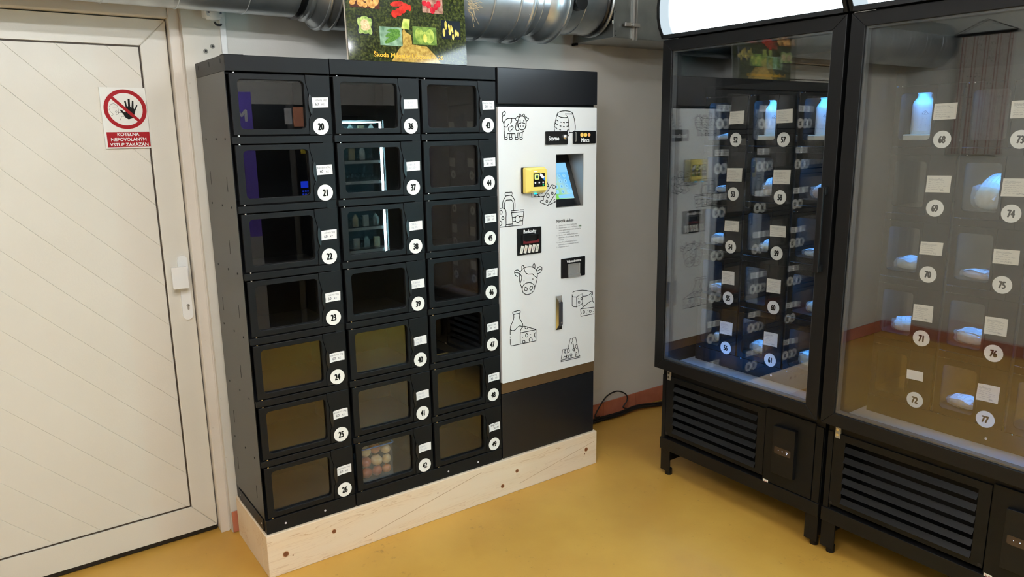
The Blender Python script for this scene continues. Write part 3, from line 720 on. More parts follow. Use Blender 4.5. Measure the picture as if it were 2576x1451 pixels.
# ================================================================== PAYMENT UNIT
PX = 1.1225; U = empty('payment_machine', (PX, 0, 0), 0, 'tall payment machine with white door printed with cow and cheese drawings', 'machine')
uw = .5755
q = MB().box(0, uw, .15, .404, .1815, 1.9815)
q.prism([rect(0, uw, .1815, 1.9815), rect(.32, .498, 1.352, 1.610)], .02, .1498)
q.obj('body', M['black'], U)
MB().box(.002, uw, -.006, .0195, 1.829, 1.9805).obj('head_panel', M['black2'], U, bevel=.003)
MB().box(.002, uw, .002, .0195, .1825, .505).obj('lower_panel', M['black2'], U, bevel=.0025)
MB().box(.002, uw, .0, .0195, .5085, .5605).obj('trim_band', M['band'], U, bevel=.001)
rx0, rx1, rz0, rz1 = .3245, .4935, 1.357, 1.605
FD = MB().prism([rrect(.002, uw - .001, .561, 1.8165, .006, 3), rect(rx0, rx1, rz0, rz1)], -.004, .0195).obj('front_door', M['white_panel'], U, bevel=.0015)
FY = -.0046
# recessed screen
rc = MB()
rc.box(rx0 + .0003, rx0 + .002, -.0036, .14, rz0 + .0003, rz1 - .0003); rc.box(rx1 - .002, rx1 - .0003, -.0036, .14, rz0 + .0003, rz1 - .0003)
rc.box(rx0 + .002, rx1 - .002, -.0036, .14, rz0 + .0003, rz0 + .002); rc.box(rx0 + .002, rx1 - .002, -.0036, .14, rz1 - .002, rz1 - .0003)
rc.obj('screen_recess', M['steel'], U)
SCN = empty('screen_unit', ((rx0 + rx1) / 2, .012, rz0 + .0045)); SCN.parent = U
SCN.rotation_euler = (-math.atan2(.1, .24), 0, 0)
MB().box(-.081, .081, 0, .01, 0, .258).obj('bezel', M['blackpl'], SCN)
def scr_mat():
    m, n, l, b = new_mat('touch_screen'); n.remove(b)
    tc = n.new('ShaderNodeTexCoord'); sp = n.new('ShaderNodeSeparateXYZ'); l.new(tc.outputs['Generated'], sp.inputs[0])
    a = n.new('ShaderNodeMath'); a.operation = 'ADD'; l.new(sp.outputs['X'], a.inputs[0]); l.new(sp.outputs['Z'], a.inputs[1])
    r = n.new('ShaderNodeValToRGB'); e = r.color_ramp.elements
    e[0].position = .15; e[0].color = lin((126, 206, 96)) + (1,); e[1].position = .8; e[1].color = lin((112, 190, 250)) + (1,); k = e.new(.5); k.color = lin((172, 214, 200)) + (1,)
    dv = n.new('ShaderNodeMath'); dv.operation = 'MULTIPLY'; dv.inputs[1].default_value = .62; l.new(a.outputs[0], dv.inputs[0]); l.new(dv.outputs[0], r.inputs['Fac'])
    em = n.new('ShaderNodeEmission'); em.inputs[1].default_value = .95; l.new(r.outputs['Color'], em.inputs[0]); l.new(em.outputs[0], n['Material Output'].inputs['Surface'])
    return m
sx0, sx1, sz0, sz1 = -.066, .052, .035, .215
MB().box(sx0, sx1, -.0012, -.0002, sz0, sz1).obj('display', scr_mat(), SCN)
key = MB()
kd = emis('key_blue', (150, 214, 252), .95); ki = emis('key_ink', (52, 110, 170), .8); kb = emis('field_blue', (140, 205, 252), .95)
for i, t in enumerate(['1', '2', '3', '4', '5', '6', '7', '8', '9', '', '0', '']):
    if not t: continue
    x = -.039 + .031 * (i % 3); z = .150 - .0265 * (i // 3)
    key.prism([circ(x, z, .0095, 18)], -.0018, -.0013); key.text(t, x, z, .009, -.0022, m=1, bold=.01)
for x in (-.048, .034): key.prism([rrect(x - .0155, x + .0155, .062, .080, .003, 2)], -.0018, -.0013); key.text('=', x, .071, .006, -.0022, m=1, bold=.02)
key.prism([rrect(-.04, .05, .039, .056, .003, 2)], -.0018, -.0013, 2); key.prism([rect(sx0 + .001, sx1 - .001, .168, .213)], -.0016, -.0013, 2)
key.obj('keypad', [kd, ki, kb], SCN)
